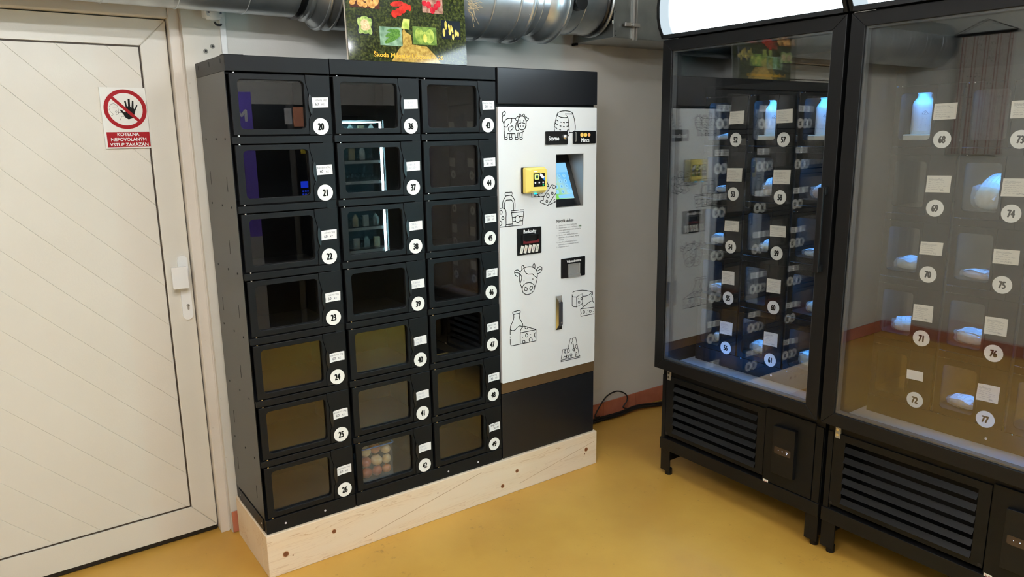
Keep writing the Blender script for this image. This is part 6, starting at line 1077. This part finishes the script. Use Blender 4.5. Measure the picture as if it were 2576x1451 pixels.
bag(YI2, 1, 3, 'smaller bag behind the bumpy food bag left of sticker 76', sx=.035, sy=.035, sz=.026, food='food2', seed=19, u=.12, dep=.19)
bag(YI2, 1, 4, 'long food bag with paper label left of sticker 77', sx=.05, sy=.066, sz=.022, food='food3', seed=20, u=.08)
bag(YI2, 1, 4, 'dark filled bag behind the long food bag left of sticker 77', sx=.035, sy=.04, sz=.030, seed=21, u=.11, dep=.19)
bag(YI2, 0, 2, 'small bag behind the pale cheese bag left of sticker 70', sx=.03, sy=.03, sz=.028, seed=22, u=.10, dep=.19)
bag(YI2, 0, 3, 'small bag behind the twisted food bag left of sticker 71', sx=.035, sy=.035, sz=.03, seed=23, u=.11, dep=.19)

M['vpanel'] = pm('machine_panel', (50, 48, 46), .35)
# ================================================================== VENDING MACHINES BEHIND THE CAMERA (mirrored in the locker windows)
VY = -3.4
V = empty('vending_machine', (2.52, VY, 0), math.pi, 'lit snack vending machine mirrored in the windows of lockers 36 to 38', 'machine')
# local x runs to the left in the room (towards -x), y into the machine
vw = .84
q = MB(); q.box(0, vw, .03, .8, .08, .1); q.box(0, .03, .03, .8, .1, 1.83); q.box(vw - .03, vw, .03, .8, .1, 1.83); q.box(.03, vw - .03, .77, .8, .1, 1.83); q.box(0, vw, .03, .8, 1.83, 1.96)
q.obj('carcass', M['black2'], V)
MB().box(.0, .24, 0, .0295, .1, 1.958).obj('control_panel', M['vpanel'], V)
MB().box(.2405, vw, 0, .0295, .1, .62).obj('lower_panel', M['vpanel'], V)
MB().box(.2405, vw, 0, .0295, 1.87, 1.958).obj('top_panel', M['vpanel'], V)
MB().box(.2405, .262, .001, .0295, .6205, 1.8695).obj('door_stile', M['vpanel'], V); MB().box(vw - .03, vw, .001, .0295, .6205, 1.8695).obj('door_stile', M['vpanel'], V)
MB().box(.2625, vw - .0305, .008, .012, .6205, 1.8695).obj('glass_pane', M['glass'], V)
MB().box(.268, .286, .04, .05, .65, 1.82).obj('light_tube', emis('machine_led', (170, 232, 245), 200.), V)
MB().box(vw - .05, vw - .035, .04, .05, .65, 1.82).obj('light_tube', bpy.data.materials['machine_led'], V)  # second tube added to brighten the goods
MB().box(.29, vw - .06, .05, .6, 1.81, 1.82).obj('light_panel', emis('machine_top_light', (170, 232, 245), 70.), V)  # added panel that brightens the goods from above
MB().box(.0305, vw - .0305, .76, .7695, .6, 1.805).obj('liner', pm('machine_liner', (120, 140, 146), .6), V)
helix = []
for i in range(100):
    t = i / 99 * 10 * math.pi; helix.append((.028 * math.cos(t), .03 + .42 * i / 99, .033 + .028 * math.sin(t)))
hel_me = MB().tube(helix, .002, 5).mesh('spiral')
pk = [MB().lathe([(.022, 0), (.026, .01), (.026, .075), (.016, .095), (.01, .1), (.01, .11)], n=14).mesh('snack_bottle'), MB().box(-.026, .026, -.012, .012, 0, .10).mesh('snack_pack')]
pkm = [[pm('pack_white', (222, 222, 214), .4), pm('pack_cream', (214, 196, 160), .4), pm('pack_grey', (170, 180, 176), .4)][i] for i in range(3)]
strip_m = pm('price_strip', (226, 230, 230), .5); lvl = (1.68, 1.48, 1.30, 1.09, .885, .68)
for s_, z in enumerate(lvl):
    sh = MB().box(.0305, vw - .0305, .06, .7, z - .006, z).obj('shelf', M['dark'], V)
    MB().box(.29, vw - .035, .055, .0598, z - .024, z + .002).obj('price_strip', strip_m, sh)
    MB().box(.29, vw - .06, .064, .074, z - .0125, z - .0065).obj('light_bar', bpy.data.materials.get('shelf_light') or emis('shelf_light', (170, 232, 245), 400.), sh)  # hidden bar added under each shelf to light the goods below
    for k in range(5):
        x = .34 + .1 * k
        link('spiral', hel_me, M['chrome'], sh, loc=(x, .04, z + .0005))
        if (s_ == 2 and k < 3) or (s_ == 1 and k == 0): continue
        kind = (s_ + k) % 2; mm = pkm[(s_ * 2 + k) % 3]
        lb = '%s snack %s in column %d of the %s shelf of the lit vending machine' % (('white', 'cream', 'grey')[(s_ * 2 + k) % 3], ('bottle', 'pack')[kind], k + 1, ('top', 'second', 'third', 'fourth', 'fifth', 'lowest')[s_])
        pme = pk[kind].copy(); pme.materials.clear()
        link(('snack_bottle', 'snack_pack')[kind], pme, mm, None, loc=(2.52 - x, VY - .1, z + .0075), label=lb, category=('bottle', 'pack')[kind], group='snacks in the lit vending machine')
for x in (.03, vw - .09):
    for y in (.06, .7): MB().box(x, x + .06, y, y + .06, 0, .0795).obj('foot', M['vpanel'], V)
V2 = empty('drinks_machine', (1.6, VY, 0), math.pi, 'dark drinks machine with purple side and blue keypad mirrored in lockers 20 to 23', 'machine')
vw = .61; pur = pm('purple_panel', (112, 92, 200), .35)
MB().box(0, vw, .03, .8, .08, 1.96).obj('carcass', M['black2'], V2)
MB().box(.0, .16, 0, .0295, .08, 1.958).obj('control_panel', M['black2'], V2)
MB().box(.163, .21, .0, .0295, .08, 1.958).obj('grey_stile', pm('grey_stile', (82, 82, 82), .4), V2)
MB().box(.213, .487, .004, .0295, .08, 1.958).obj('dark_window', M['black2'], V2)
MB().box(.49, vw, 0, .0295, .9, 2.05).obj('purple_panel', pur, V2); MB().box(.49, vw, 0, .0295, .08, .899).obj('grey_panel', pm('grey_panel', (170, 172, 176), .4), V2)
MB().text('M', .575, 1.87, .09, -.0006, bold=.04).obj('lettering', M['white'], V2)
MB().box(.06, .135, -.002, -.0002, 1.275, 1.33).obj('display', emis('lcd_blue', (30, 60, 220), 5.), V2)
q = MB()
for i in range(3):
    for j in range(3): q.box(.068 + .022 * i, .082 + .022 * i, -.003, -.0002, 1.185 + .027 * j, 1.2 + .027 * j)
q.obj('keypad', emis('key_lit', (30, 60, 200), 4.), V2)
MB().box(.045, .115, -.002, -.0002, 1.56, 1.62).obj('card_sticker', pm('yellow_sticker', (220, 196, 60), .5), V2)
MB().box(.1705, .23, -.002, -.0003, 1.80, 1.93).obj('paper_notice', pm('notice', (200, 200, 200), .7), V2)
MB().box(.06, .1595, -.002, -.0003, 1.78, 1.94).obj('orange_notice', pm('notice_orange', (226, 150, 116), .7), V2)
for x in (.03, vw - .09):
    for y in (.06, .7): MB().box(x, x + .06, y, y + .06, 0, .0795).obj('foot', M['vpanel'], V2)
bpy.context.view_layer.update()
